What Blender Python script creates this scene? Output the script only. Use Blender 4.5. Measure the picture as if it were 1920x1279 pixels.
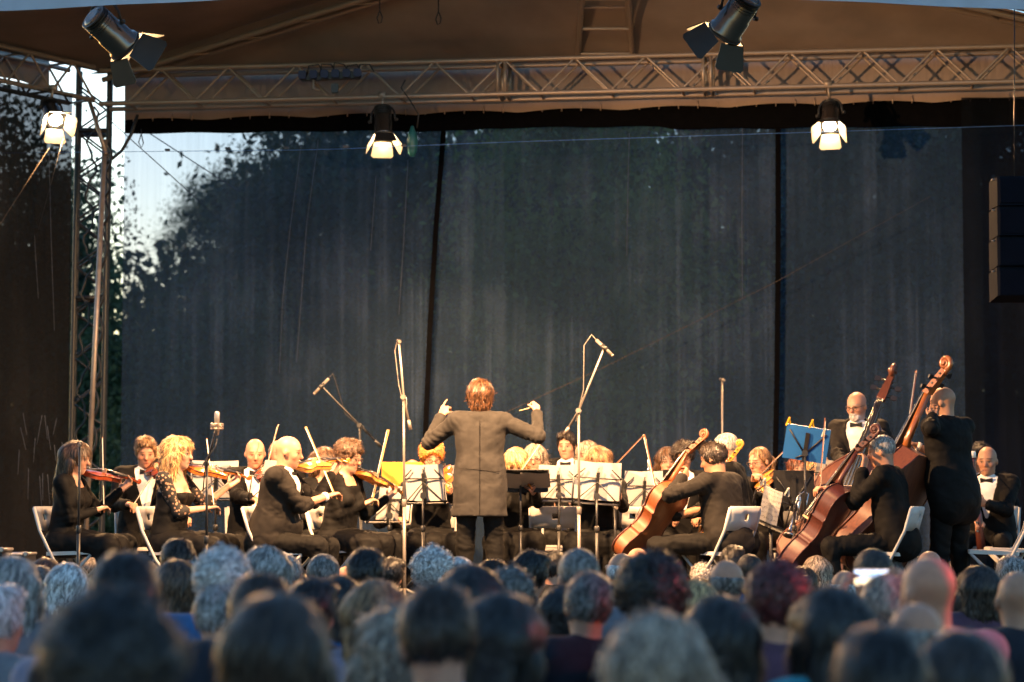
import bpy, math, random
import numpy as np
from mathutils import Vector, Matrix, Quaternion

for _o in list(bpy.data.objects):
    bpy.data.objects.remove(_o)
SC = bpy.context.scene
COL = SC.collection
RAD = math.radians
random.seed(7)
rng = np.random.default_rng(7)

# ------------------------------------------------------------------ camera
F = 4533.33          # focal length in photograph pixels (85 mm on 36 mm, 1920 px wide)
CAM_Z = 1.6
TILT = math.atan((950 - 639.5) / F)
cam_d = bpy.data.cameras.new('camera')
cam = bpy.data.objects.new('camera', cam_d)
COL.objects.link(cam)
cam.location = (0, 0, CAM_Z)
cam.rotation_euler = (math.pi / 2 + TILT, 0, 0)
cam_d.lens = 85
cam_d.sensor_width = 36
cam_d.clip_start = 0.1
cam_d.clip_end = 2000
cam_d.dof.use_dof = True
cam_d.dof.focus_distance = 17.8
cam_d.dof.aperture_fstop = 2.2
SC.camera = cam

# ------------------------------------------------------------------ sky (dusk) and exposure
world = bpy.data.worlds.new('World')
SC.world = world
world.use_nodes = True
_wt = world.node_tree
_bg = _wt.nodes['Background']
_sky = _wt.nodes.new('ShaderNodeTexSky')
_sky.sky_type = 'NISHITA'
_sky.sun_disc = False
_sky.sun_elevation = RAD(3.0)
_sky.sun_rotation = RAD(-30)
_sky.ozone_density = 2.7
_sky.dust_density = 0.4
_wt.links.new(_sky.outputs[0], _bg.inputs[0])
_bg.inputs[1].default_value = 0.15

sun_d = bpy.data.lights.new('sun', 'SUN')
sun = bpy.data.objects.new('sun', sun_d)
COL.objects.link(sun)
sun_d.energy = 0.02
sun_d.angle = RAD(20)
sun_d.color = (1, .8, .7)
sun.rotation_euler = (RAD(87), 0, RAD(150))
STAGE_POWER = 1.1

SC.view_settings.view_transform = 'Standard'
SC.view_settings.look = 'None'
SC.view_settings.gamma = 1
SC.view_settings.exposure = 2.4
SC.cycles.use_denoising = True
SC.cycles.max_bounces = 6
SC.cycles.use_adaptive_sampling = True
SC.cycles.adaptive_threshold = .02
SC.cycles.transparent_max_bounces = 16
SC.cycles.sample_clamp_indirect = 4
SC.cycles.sample_clamp_direct = 0
SC.cycles.caustics_reflective = False
SC.cycles.caustics_refractive = False

# ------------------------------------------------------------------ places: a pixel of the photograph and a depth give a point
_R = Vector((1, 0, 0))
_U = Vector((0, -math.sin(TILT), math.cos(TILT)))
_F = Vector((0, math.cos(TILT), math.sin(TILT)))
EYE = Vector((0, 0, CAM_Z))

def ray(px, py):
    return (_F + _R * ((px - 960) / F) + _U * ((639.5 - py) / F))

def at(px, py, Y):
    d = ray(px, py)
    return EYE + d * (Y / d.y)

def far_end(P0, px, py, L, sign=1):
    """point seen at a pixel, L metres from P0 (sign + : the farther of the two)"""
    d = ray(px, py).normalized()
    oc = EYE - P0
    b = d.dot(oc)
    c = oc.dot(oc) - L * L
    disc = b * b - c
    if disc <= 0:
        Q = EYE + d * (-b)
        return P0 + (Q - P0).normalized() * L
    t = -b + sign * math.sqrt(disc)
    return EYE + d * t

def V3(*a):
    return Vector(a)

UP = Vector((0, 0, 1))
STAGE = 0.8

# ------------------------------------------------------------------ materials
def new_mat(name):
    m = bpy.data.materials.new(name)
    m.use_nodes = True
    nt = m.node_tree
    return m, nt, nt.nodes['Principled BSDF'], nt.nodes['Material Output']

def N(nt, t, **kw):
    n = nt.nodes.new(t)
    for k, v in kw.items():
        setattr(n, k, v)
    return n

def noise_fac(nt, scale, detail=3, vec=None, rough=.55):
    n = N(nt, 'ShaderNodeTexNoise')
    n.inputs['Scale'].default_value = scale
    n.inputs['Detail'].default_value = detail
    n.inputs['Roughness'].default_value = rough
    if vec is not None:
        nt.links.new(vec, n.inputs['Vector'])
    return n.outputs['Fac']

def obj_vec(nt, sc=(1, 1, 1)):
    tc = N(nt, 'ShaderNodeTexCoord')
    mp = N(nt, 'ShaderNodeMapping')
    mp.inputs['Scale'].default_value = sc
    nt.links.new(tc.outputs['Object'], mp.inputs[0])
    return mp.outputs[0]

def ramp(nt, fac, stops):
    r = N(nt, 'ShaderNodeValToRGB')
    e = r.color_ramp.elements
    while len(e) < len(stops):
        e.new(.5)
    for i, (p, c) in enumerate(stops):
        e[i].position = p
        e[i].color = (c[0], c[1], c[2], 1) if not isinstance(c, (int, float)) else (c, c, c, 1)
    nt.links.new(fac, r.inputs[0])
    return r.outputs[0]

def bump(nt, bs, height, strength=.3, dist=.01):
    b = N(nt, 'ShaderNodeBump')
    b.inputs['Strength'].default_value = strength
    b.inputs['Distance'].default_value = dist
    nt.links.new(height, b.inputs['Height'])
    nt.links.new(b.outputs[0], bs.inputs['Normal'])
    return b

_MC = {}
def mat(name, col, rough=.5, metal=0., var=.15, nscale=8., bmp=0., bscale=60., sc=(1, 1, 1), spec=None, sheen=0.):
    if name in _MC:
        return _MC[name]
    m, nt, bs, out = new_mat(name)
    v = obj_vec(nt, sc)
    f = noise_fac(nt, nscale, 4, v)
    lo = [c * (1 - var) for c in col]
    hi = [min(1, c * (1 + var)) for c in col]
    nt.links.new(ramp(nt, f, [(.3, lo), (.7, hi)]), bs.inputs['Base Color'])
    bs.inputs['Roughness'].default_value = rough
    bs.inputs['Metallic'].default_value = metal
    if spec is not None:
        bs.inputs['Specular IOR Level'].default_value = spec
    if sheen:
        bs.inputs['Sheen Weight'].default_value = sheen
        bs.inputs['Sheen Roughness'].default_value = .5
    if bmp:
        bump(nt, bs, noise_fac(nt, bscale, 4, v), bmp, .01)
    _MC[name] = m
    return m

def cloth(name, col, rough=.75, sheen=.15, fold=.5, spec=.25):
    """woven cloth: soft folds and a fine weave"""
    if name in _MC:
        return _MC[name]
    m, nt, bs, out = new_mat(name)
    v = obj_vec(nt)
    f = noise_fac(nt, 14, 3, v)
    nt.links.new(ramp(nt, f, [(.3, [c * .8 for c in col]), (.7, [min(1, c * 1.2) for c in col])]), bs.inputs['Base Color'])
    bs.inputs['Roughness'].default_value = rough
    bs.inputs['Specular IOR Level'].default_value = spec
    bs.inputs['Sheen Weight'].default_value = sheen
    v2 = obj_vec(nt, (1, 1, 1.5))
    n1 = noise_fac(nt, 4, 1, v2)
    n2 = N(nt, 'ShaderNodeTexNoise')
    n2.inputs['Scale'].default_value = 6
    n2.inputs['Detail'].default_value = 1.0
    n2.inputs['Distortion'].default_value = .8
    nt.links.new(v2, n2.inputs['Vector'])
    a = N(nt, 'ShaderNodeMath', operation='ADD')
    nt.links.new(n1, a.inputs[0])
    nt.links.new(n2.outputs['Fac'], a.inputs[1])
    bump(nt, bs, a.outputs[0], fold, .035)
    _MC[name] = m
    return m

def hair_mat(name, col, col2=None, rough=.42, streak=1.):
    if name in _MC:
        return _MC[name]
    m, nt, bs, out = new_mat(name)
    v = obj_vec(nt, (26, 26, 4))
    f = noise_fac(nt, 3, 5, v, .7)
    col2 = col2 or [min(1, c * 1.9 + .01) for c in col]
    nt.links.new(ramp(nt, f, [(.36, [c * .28 for c in col]), (.5, col), (.66, col2)]), bs.inputs['Base Color'])
    bs.inputs['Roughness'].default_value = rough
    bs.inputs['Specular IOR Level'].default_value = .45
    bump(nt, bs, f, .55 * streak, .02)
    _MC[name] = m
    return m

def emit_mat(name, col, strength):
    if name in _MC:
        return _MC[name]
    m, nt, bs, out = new_mat(name)
    e = N(nt, 'ShaderNodeEmission')
    e.inputs[0].default_value = (*col, 1)
    e.inputs[1].default_value = strength
    nt.links.new(e.outputs[0], out.inputs[0])
    _MC[name] = m
    return m

def skin_mat(name, col, brow=(.05, .03, .02), lip=(.30, .09, .07), beard=None, scalp=None):
    """skin with brows, eyes, lips (and beard) placed by the head's own coordinates ('hco')"""
    if name in _MC:
        return _MC[name]
    m, nt, bs, out = new_mat(name)
    at_ = N(nt, 'ShaderNodeAttribute', attribute_name='hco')
    sx = N(nt, 'ShaderNodeSeparateXYZ')
    nt.links.new(at_.outputs['Vector'], sx.inputs[0])
    ab = N(nt, 'ShaderNodeMath', operation='ABSOLUTE')
    nt.links.new(sx.outputs[0], ab.inputs[0])
    def ellipse(xs, cx, cz, rx, rz, soft=.35, ymin=.03, slope=0.):
        def mm(op, a, b):
            n = N(nt, 'ShaderNodeMath', operation=op)
            for i, q in enumerate((a, b)):
                if isinstance(q, (int, float)):
                    n.inputs[i].default_value = q
                else:
                    nt.links.new(q, n.inputs[i])
            return n.outputs[0]
        dx = mm('DIVIDE', mm('SUBTRACT', xs, cx), rx)
        zz = mm('ADD', sx.outputs[2], mm('MULTIPLY', xs, slope)) if slope else sx.outputs[2]
        dz = mm('DIVIDE', mm('SUBTRACT', zz, cz), rz)
        r = mm('SQRT', mm('ADD', mm('MULTIPLY', dx, dx), mm('MULTIPLY', dz, dz)), 0)
        mr = N(nt, 'ShaderNodeMapRange', interpolation_type='SMOOTHSTEP')
        mr.inputs['From Min'].default_value = 1 + soft
        mr.inputs['From Max'].default_value = 1 - soft
        nt.links.new(r, mr.inputs[0])
        return mm('MULTIPLY', mr.outputs[0], mm('GREATER_THAN', sx.outputs[1], ymin))
    v = obj_vec(nt)
    base = ramp(nt, noise_fac(nt, 18, 3, v), [(.3, [c * .88 for c in col]), (.7, [min(1, c * 1.1) for c in col])])
    def mix(c, fac, col, amt=1.):
        n = N(nt, 'ShaderNodeMix', data_type='RGBA')
        if amt != 1.:
            q = N(nt, 'ShaderNodeMath', operation='MULTIPLY')
            nt.links.new(fac, q.inputs[0])
            q.inputs[1].default_value = amt
            fac = q.outputs[0]
        nt.links.new(fac, n.inputs[0])
        nt.links.new(c, n.inputs[6])
        n.inputs[7].default_value = (*col, 1)
        return n.outputs[2]
    c = base
    c = mix(c, ellipse(ab.outputs[0], .042, -.032, .03, .024, .7), [col[0] * 1.0, col[1] * .72, col[2] * .66], .35)
    c = mix(c, ellipse(sx.outputs[0], 0, -.03, .018, .022, .7), [col[0] * .95, col[1] * .66, col[2] * .6], .5)
    if beard:
        c = mix(c, ellipse(sx.outputs[0], 0, -.098, .062, .05, .35, -.01), beard, .85)
    c = mix(c, ellipse(sx.outputs[0], 0, -.066, .026, .0085, .4, .05), lip, .6)
    c = mix(c, ellipse(sx.outputs[0], 0, -.0665, .025, .0022, .5, .05), (.06, .02, .015), .8)
    c = mix(c, ellipse(ab.outputs[0], .032, .002, .021, .013, .6), [q * .45 for q in col], .5)  # eye-socket shade painted into the skin colour
    c = mix(c, ellipse(ab.outputs[0], .032, -.001, .013, .0045, .4), (.36, .30, .26), .45)
    c = mix(c, ellipse(ab.outputs[0], .031, -.001, .0062, .0055, .4), (.02, .012, .01), .9)
    c = mix(c, ellipse(ab.outputs[0], .032, .0065, .017, .0028, .5), (.03, .02, .015), .85)
    c = mix(c, ellipse(ab.outputs[0], .033, .031, .022, .0055, .5, .03, .12), brow, .9)
    nt.links.new(c, bs.inputs['Base Color'])
    bs.inputs['Roughness'].default_value = .5
    bs.inputs['Subsurface Weight'].default_value = .0
    bs.inputs['Specular IOR Level'].default_value = .4
    bump(nt, bs, noise_fac(nt, 90, 3, v), .12, .01)
    _MC[name] = m
    return m

# ------------------------------------------------------------------ objects
def tag(o, label=None, cat=None, group=None, kind=None):
    if label: o['label'] = label
    if cat: o['category'] = cat
    if group: o['group'] = group
    if kind: o['kind'] = kind
    return o

def empty(name, loc, label=None, cat=None, group=None, rz=0):
    o = bpy.data.objects.new(name, None)
    o.empty_display_size = .1
    COL.objects.link(o)
    o.location = loc
    o.rotation_euler = (0, 0, rz)
    return tag(o, label, cat, group)

def link_mesh(name, me, m, parent=None, loc=(0, 0, 0)):
    o = bpy.data.objects.new(name, me)
    COL.objects.link(o)
    o.location = loc
    if parent is not None:
        o.parent = parent
    if m is not None:
        if len(me.materials) == 0:
            me.materials.append(m)
        elif me.materials[0] is not m:
            o.material_slots[0].link = 'OBJECT'
            o.material_slots[0].material = m
    return o

def np_mesh(name, V, Q, smooth=True):
    me = bpy.data.meshes.new(name)
    V = np.ascontiguousarray(V, dtype=np.float32)
    Q = np.ascontiguousarray(Q, dtype=np.int32)
    n = Q.shape[1]
    me.vertices.add(len(V))
    me.vertices.foreach_set('co', V.ravel())
    me.loops.add(Q.size)
    me.loops.foreach_set('vertex_index', Q.ravel())
    me.polygons.add(len(Q))
    me.polygons.foreach_set('loop_start', np.arange(0, Q.size, n, dtype=np.int32))
    if smooth:
        me.polygons.foreach_set('use_smooth', np.ones(len(Q), dtype=bool))
    me.update(calc_edges=True)
    me.validate()
    return me

def frame_of(z, hint=UP):
    """3x3 with columns x,y,z; z given"""
    z = z.normalized()
    x = hint.cross(z)
    if x.length < 1e-4:
        x = Vector((1, 0, 0)).cross(z)
        if x.length < 1e-4:
            x = Vector((0, 1, 0)).cross(z)
    x.normalize()
    y = z.cross(x)
    return Matrix((x, y, z)).transposed()

class MB:
    """collects shapes, then builds ONE mesh"""
    def __init__(s):
        s.v = []; s.f = []; s.sm = []
    def add(s, vs, fs, smooth=False):
        o = len(s.v)
        s.v += [tuple(v) for v in vs]
        s.f += [tuple(i + o for i in f) for f in fs]
        s.sm += [smooth] * len(fs)
        return s
    def box(s, c, size, M=None, bev=0.):
        c = Vector(c); h = [q / 2 for q in size]
        M = M or Matrix.Identity(3)
        if bev <= 0:
            vs = [c + M @ Vector((x * h[0], y * h[1], z * h[2])) for z in (-1, 1) for y in (-1, 1) for x in (-1, 1)]
            return s.add(vs, [(0, 2, 3, 1), (4, 5, 7, 6), (0, 1, 5, 4), (2, 6, 7, 3), (0, 4, 6, 2), (1, 3, 7, 5)])
        b = min(bev, min(h) * .9)
        a = 0 if h[0] <= min(h[1], h[2]) else (1 if h[1] <= h[2] else 2)   # bevel the outline across the thin axis
        i, j = [(1, 2), (2, 0), (0, 1)][a]
        ring = []
        for sx, sy in ((1, 1), (-1, 1), (-1, -1), (1, -1)):
            p = [(sx * h[i], sy * (h[j] - b)), (sx * (h[i] - b), sy * h[j])]
            if sx * sy < 0:
                p.reverse()
            ring += p
        vs = []
        for w in (-h[a], h[a]):
            for p in ring:
                q = [0, 0, 0]; q[a] = w; q[i] = p[0]; q[j] = p[1]
                vs.append(c + M @ Vector(q))
        n = len(ring)
        fs = [tuple(range(n - 1, -1, -1)), tuple(range(n, 2 * n))]
        fs += [(k, (k + 1) % n, n + (k + 1) % n, n + k) for k in range(n)]
        return s.add(vs, fs)
    def tube(s, pts, r, n=8, cap=True, flat=None):
        pts = [Vector(p) for p in pts]
        rs = r if isinstance(r, (list, tuple)) else [r] * len(pts)
        vs = []; fs = []
        prev = None
        for k, p in enumerate(pts):
            d = (pts[min(k + 1, len(pts) - 1)] - pts[max(k - 1, 0)])
            if d.length < 1e-9:
                d = Vector((0, 0, 1))
            d.normalize()
            if prev is None:
                x = d.cross(UP if abs(d.z) < .9 else Vector((1, 0, 0))).normalized()
            else:
                x = (prev - d * prev.dot(d)).normalized()
            prev = x
            y = d.cross(x)
            fl = flat or 1.
            for q in range(n):
                a = 2 * math.pi * q / n
                vs.append(p + x * (rs[k] * math.cos(a)) + y * (rs[k] * fl * math.sin(a)))
        m = len(pts)
        for k in range(m - 1):
            for q in range(n):
                fs.append((k * n + q, k * n + (q + 1) % n, (k + 1) * n + (q + 1) % n, (k + 1) * n + q))
        s.add(vs, fs, True)
        if cap:
            o = len(s.v) - len(vs)
            s.f += [tuple(o + q for q in range(n - 1, -1, -1)), tuple(o + (m - 1) * n + q for q in range(n))]
            s.sm += [False, False]
        return s
    def lathe(s, c, axis, prof, n=20, hint=UP):
        """prof: (distance along axis, radius)"""
        M = frame_of(Vector(axis), hint)
        c = Vector(c)
        vs = []; fs = []
        for (h, r) in prof:
            for q in range(n):
                a = 2 * math.pi * q / n
                vs.append(c + M @ Vector((r * math.cos(a), r * math.sin(a), h)))
        for k in range(len(prof) - 1):
            for q in range(n):
                fs.append((k * n + q, k * n + (q + 1) % n, (k + 1) * n + (q + 1) % n, (k + 1) * n + q))
        s.add(vs, fs, True)
        o = len(s.v) - len(vs)
        if prof[0][1] > 1e-5:
            s.f.append(tuple(o + q for q in range(n - 1, -1, -1))); s.sm.append(False)
        if prof[-1][1] > 1e-5:
            s.f.append(tuple(o + (len(prof) - 1) * n + q for q in range(n))); s.sm.append(False)
        return s
    def quad(s, a, b, c, d, th=.0):
        a, b, c, d = (Vector(q) for q in (a, b, c, d))
        if th <= 0:
            return s.add([a, b, c, d], [(0, 1, 2, 3)])
        n = (b - a).cross(d - a).normalized() * th
        return s.add([a, b, c, d, a + n, b + n, c + n, d + n],
                     [(3, 2, 1, 0), (4, 5, 6, 7), (0, 1, 5, 4), (1, 2, 6, 5), (2, 3, 7, 6), (3, 0, 4, 7)])
    def mesh(s, name, origin=(0, 0, 0)):
        o = Vector(origin)
        me = bpy.data.meshes.new(name)
        me.from_pydata([(v[0] - o.x, v[1] - o.y, v[2] - o.z) for v in s.v], [], s.f)
        me.polygons.foreach_set('use_smooth', s.sm)
        me.update()
        return me
    def build(s, name, m, parent=None, origin=None):
        """vertices are in world space unless parent/origin say otherwise"""
        if origin is None:
            origin = parent.location if parent is not None and parent.rotation_euler.z == 0 else (0, 0, 0)
        if parent is None:
            return link_mesh(name, s.mesh(name, origin), m, None, origin)
        return link_mesh(name, s.mesh(name, origin), m, parent)

def sub(name, mb, m, parent, root):
    """a part of a part: coordinates share the root's origin"""
    return link_mesh(name, mb.mesh(name, root.location), m, parent)

def copy_tree(o, parent=None):
    c = o.copy()
    COL.objects.link(c)
    c.parent = parent
    for ch in list(o.children):
        copy_tree(ch, c)
    return c

# ------------------------------------------------------------------ smooth solids (people, clothes, hair): distance fields turned to meshes
class Field:
    def __init__(s, h):
        s.h = h; s.ops = []; s.lo = np.full(3, 1e9); s.hi = np.full(3, -1e9)
    def _grow(s, lo, hi):
        s.lo = np.minimum(s.lo, lo); s.hi = np.maximum(s.hi, hi)
    def cap(s, a, b, ra, rb=None, k=.02):
        rb = ra if rb is None else rb
        a = np.array(a, float); b = np.array(b, float)
        m = max(ra, rb)
        lo = np.minimum(a, b) - m; hi = np.maximum(a, b) + m
        s._grow(lo, hi)
        s.ops.append(('c', a, b, ra, rb, k, lo, hi))
        return s
    def ell(s, c, r, M=None, k=.02):
        c = np.array(c, float); r = np.array(r, float)
        M = np.eye(3) if M is None else np.array(M, float)     # columns = axes
        e = np.sqrt(((M * r) ** 2).sum(1))
        lo = c - e; hi = c + e
        s._grow(lo, hi)
        s.ops.append(('e', c, r, M, None, k, lo, hi))
        return s
    def cut(s, fn):
        s.ops.append(('x', fn, None, None, None, 0, None, None))
        return s
    def solve(s):
        h = s.h
        o = s.lo - 3 * h
        n = np.ceil((s.hi + 3 * h - o) / h).astype(int) + 1
        ax = [(o[i] + h * np.arange(n[i])).astype(np.float32) for i in range(3)]
        D = np.full(n, 1., np.float32)
        for op in s.ops:
            if op[0] == 'x':
                P = np.meshgrid(*ax, indexing='ij', sparse=True)
                D = np.maximum(D, -op[1](P)).astype(np.float32)
                continue
            t, A, B, C1, C2, k, lo, hi = op
            pad = k + 2.5 * h
            i0 = np.maximum(np.floor((lo - pad - o) / h).astype(int), 0)
            i1 = np.minimum(np.ceil((hi + pad - o) / h).astype(int) + 1, n)
            X = ax[0][i0[0]:i1[0], None, None]; Y = ax[1][None, i0[1]:i1[1], None]; Z = ax[2][None, None, i0[2]:i1[2]]
            if t == 'c':
                ba = B - A
                l2 = float(ba @ ba) + 1e-12
                q = np.clip(((X - A[0]) * ba[0] + (Y - A[1]) * ba[1] + (Z - A[2]) * ba[2]) / l2, 0, 1)
                dx = X - A[0] - q * ba[0]; dy = Y - A[1] - q * ba[1]; dz = Z - A[2] - q * ba[2]
                d = np.sqrt(dx * dx + dy * dy + dz * dz) - (C1 + (C2 - C1) * q)
            else:
                c, r, M = A, B, C1
                X = X - c[0]; Y = Y - c[1]; Z = Z - c[2]
                u = (X * M[0, 0] + Y * M[1, 0] + Z * M[2, 0]) / r[0]
                v = (X * M[0, 1] + Y * M[1, 1] + Z * M[2, 1]) / r[1]
                w = (X * M[0, 2] + Y * M[1, 2] + Z * M[2, 2]) / r[2]
                k0 = np.sqrt(u * u + v * v + w * w)
                k1 = np.sqrt((u / r[0]) ** 2 + (v / r[1]) ** 2 + (w / r[2]) ** 2) + 1e-9
                d = k0 * (k0 - 1) / k1
            S = D[i0[0]:i1[0], i0[1]:i1[1], i0[2]:i1[2]]
            if k > 0:
                hh = np.maximum(k - np.abs(S - d), 0) / k
                S[...] = np.minimum(S, d) - hh * hh * (k * .25)
            else:
                S[...] = np.minimum(S, d)
        return D, o, h
    def mesh(s):
        D, o, h = s.solve()
        sg = D < 0
        c = [sg[i:sg.shape[0] - 1 + i, j:sg.shape[1] - 1 + j, k:sg.shape[2] - 1 + k] for i in (0, 1) for j in (0, 1) for k in (0, 1)]
        al = c[0].copy(); an = c[0].copy()
        for q in c[1:]:
            al &= q; an |= q
        act = an & ~al
        ijk = np.argwhere(act)
        idx = np.full(act.shape, -1, np.int64)
        idx[act] = np.arange(len(ijk))
        val = np.stack([D[ijk[:, 0] + a, ijk[:, 1] + b, ijk[:, 2] + g] for a in (0, 1) for b in (0, 1) for g in (0, 1)], 1)
        cor = np.array([(a, b, g) for a in (0, 1) for b in (0, 1) for g in (0, 1)], float)
        acc = np.zeros((len(ijk), 3)); cnt = np.zeros(len(ijk))
        for e0, e1 in ((0, 1), (2, 3), (4, 5), (6, 7), (0, 2), (1, 3), (4, 6), (5, 7), (0, 4), (1, 5), (2, 6), (3, 7)):
            a = val[:, e0]; b = val[:, e1]
            m = (a < 0) != (b < 0)
            t = np.where(m, a / np.where(m, a - b, 1), 0)
            acc += np.where(m[:, None], cor[e0] + t[:, None] * (cor[e1] - cor[e0]), 0)
            cnt += m
        Vt = o + h * (ijk + acc / cnt[:, None])
        Q = []
        for axn in range(3):
            sl0 = [slice(None)] * 3; sl1 = [slice(None)] * 3
            sl0[axn] = slice(0, -1); sl1[axn] = slice(1, None)
            a = sg[tuple(sl0)]; b = sg[tuple(sl1)]
            E = np.argwhere(a != b)
            u, w = (axn + 1) % 3, (axn + 2) % 3
            E = E[(E[:, u] > 0) & (E[:, w] > 0) & (E[:, u] < sg.shape[u] - 1) & (E[:, w] < sg.shape[w] - 1)]
            ins = a[E[:, 0], E[:, 1], E[:, 2]]
            def cell(du, dw):
                q = E.copy(); q[:, u] += du; q[:, w] += dw
                return idx[q[:, 0], q[:, 1], q[:, 2]]
            f = np.stack([cell(-1, -1), cell(0, -1), cell(0, 0), cell(-1, 0)], 1)
            f[~ins] = f[~ins][:, ::-1]
            Q.append(f)
        Q = np.concatenate(Q)
        Q = Q[(Q >= 0).all(1)]
        return Vt, Q

def vnormals(Vt, Q):
    n = np.cross(Vt[Q[:, 2]] - Vt[Q[:, 0]], Vt[Q[:, 3]] - Vt[Q[:, 1]])
    out = np.zeros_like(Vt)
    for i in range(4):
        np.add.at(out, Q[:, i], n)
    return out / (np.linalg.norm(out, axis=1, keepdims=True) + 1e-12)

def wavy(P, freq, seed, octaves=3):
    r = np.random.default_rng(seed)
    out = np.zeros(len(P)); a = 1.
    for o_ in range(octaves):
        for _ in range(4):
            d = r.normal(size=3); d /= np.linalg.norm(d)
            out += a * np.sin(P @ d * freq * r.uniform(.7, 1.4) + r.uniform(0, 6.28) + 1.3 * np.sin(P @ r.normal(size=3) * freq * .5))
        freq *= 2.1; a *= .5
    return out / 4

def limb_folds(Vt, segs, seed):
    """creases running round the sleeves and trouser legs, deepest at the joints"""
    out = np.zeros(len(Vt))
    r = np.random.default_rng(seed)
    for A, B, te, amp in segs:
        A = np.array(A); B = np.array(B); ba = B - A; L = np.linalg.norm(ba); u = ba / L
        q = (Vt - A) @ u
        dist = np.linalg.norm(Vt - A - q[:, None] * u, axis=1)
        w = np.exp(-((q / L - te) / .38) ** 2) * np.clip((.125 - dist) / .03, 0, 1) * (q > -.05) * (q < L + .05)
        side = r.normal(size=3)
        ph = 3.0 * wavy(Vt, 12, seed + 3, 2) + (Vt - A) @ side * 16
        out += amp * w * (np.abs(np.sin(q * r.uniform(34, 58) + ph)) ** .6 - .65)
    return out

def solid(name, fld, m, parent, origin, disp=0., freq=20., seed=1, octv=3, extra=None, folds=None):
    Vt, Q = fld.mesh()
    if disp:
        dd = wavy(Vt, freq, seed, octv) * disp
        if folds: dd = dd + limb_folds(Vt, folds, seed)
        Vt = Vt + vnormals(Vt, Q) * dd[:, None]
    me = np_mesh(name, Vt - np.array(origin), Q)
    if extra is not None:
        at_ = me.attributes.new('hco', 'FLOAT_VECTOR', 'POINT')
        at_.data.foreach_set('vector', extra(Vt).astype(np.float32).ravel())
    return link_mesh(name, me, m, parent) if parent is not None else link_mesh(name, me, m, None, origin)

# ================================================================== THE SETTING
M_ground = mat('trodden grass', (.045, .05, .025), .95, var=.5, nscale=3, bmp=.6, bscale=30)
M_stagefloor = mat('black stage boards', (.03, .027, .025), .45, var=.4, nscale=5, bmp=.2, bscale=40)
M_black = cloth('black drape', (.012, .012, .013), .9)
M_steel = mat('galvanised truss tube', (.34, .27, .22), .42, .45, var=.2, nscale=9, bmp=.08)
M_dark = mat('black powder coat', (.016, .016, .017), .42, 0, var=.2, nscale=20)
M_cable = mat('black rubber cable', (.012, .012, .013), .55)
M_rope = mat('hemp rope', (.06, .044, .03), .9, bmp=.4, bscale=200)
M_bluewire = mat('blue plastic line', (.06, .16, .42), .5)

g = MB().quad((-300, -60, 0), (300, -60, 0), (300, 400, 0), (-300, 400, 0)).build('ground', M_ground)
tag(g, kind='structure')

# stage deck: boards laid side by side on a skirted platform
deck = empty('stage_floor', (0, 20.6, 0)); tag(deck, kind='structure')
_b = MB().box((0, 20.6, .38), (13.0, 8.4, .76)); _b.build('stage_skirt', M_black, deck)
_bm = MB().box((0, 0, 0), (13.0, .59, .04), bev=.004).mesh('plank')
for i in range(14):
    link_mesh('plank', _bm, M_stagefloor, deck, (0, -3.9 + i * .6, .78))
_r = MB().box((0, 22.25, STAGE + .075), (9.2, 1.3, .146), bev=.01).build('stage_riser', M_stagefloor, None, (0, 22.25, STAGE))
tag(_r, kind='structure')

# --- line of the rear truss: rear left corner to beyond the frame on the other side
RL = at(206, 205, 24.2)
RR = at(2010, 160, 22.84); RR.z = RL.z
rdir = (RR - RL).normalized()
rback = Vector((-rdir.y, rdir.x, 0))          # away from the audience

# --- scrim material: open weave, partly see-through, veiled by painted haze, hung in soft folds
def scrim_mat(name, opac, col, tcol, veil):
    m, nt, bs, out = new_mat(name)
    nt.nodes.remove(bs)
    tr = N(nt, 'ShaderNodeBsdfTransparent'); tr.inputs[0].default_value = (*tcol, 1)
    df = N(nt, 'ShaderNodeBsdfDiffuse'); tl = N(nt, 'ShaderNodeBsdfTranslucent')
    v1 = obj_vec(nt, (9, 9, .25)); v2 = obj_vec(nt, (45, 45, .5)); v3 = obj_vec(nt, (1, 1, .8))
    n1 = noise_fac(nt, 1, 4, v1); n2 = noise_fac(nt, 1, 3, v2); n3 = noise_fac(nt, 1.1, 5, v3)
    n4 = noise_fac(nt, 900, 2, obj_vec(nt))
    def mm(op, a, b):
        n = N(nt, 'ShaderNodeMath', operation=op)
        for i, q in enumerate((a, b)):
            if isinstance(q, (int, float)): n.inputs[i].default_value = q
            else: nt.links.new(q, n.inputs[i])
        return n.outputs[0]
    mixn = mm('ADD', mm('ADD', mm('MULTIPLY', n1, .45), mm('MULTIPLY', n2, .3)), mm('MULTIPLY', n4, .25))
    op = N(nt, 'ShaderNodeMapRange')
    op.inputs['From Min'].default_value = .3; op.inputs['From Max'].default_value = .7
    op.inputs['To Min'].default_value = opac - .07; op.inputs['To Max'].default_value = opac + .07
    nt.links.new(mixn, op.inputs[0])
    dd = mm('ADD', mm('MULTIPLY', mixn, .6), mm('MULTIPLY', n3, .4))
    c = ramp(nt, dd, [(.32, col), (.5, [q * 1.35 for q in col]), (.74, veil)])
    nt.links.new(c, df.inputs[0]); nt.links.new(c, tl.inputs[0])
    a = N(nt, 'ShaderNodeMixShader'); a.inputs[0].default_value = .35
    nt.links.new(df.outputs[0], a.inputs[1]); nt.links.new(tl.outputs[0], a.inputs[2])
    b = N(nt, 'ShaderNodeMixShader')
    nt.links.new(op.outputs[0], b.inputs[0])
    nt.links.new(tr.outputs[0], b.inputs[1]); nt.links.new(a.outputs[0], b.inputs[2])
    nt.links.new(b.outputs[0], out.inputs[0])
    return m

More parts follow.
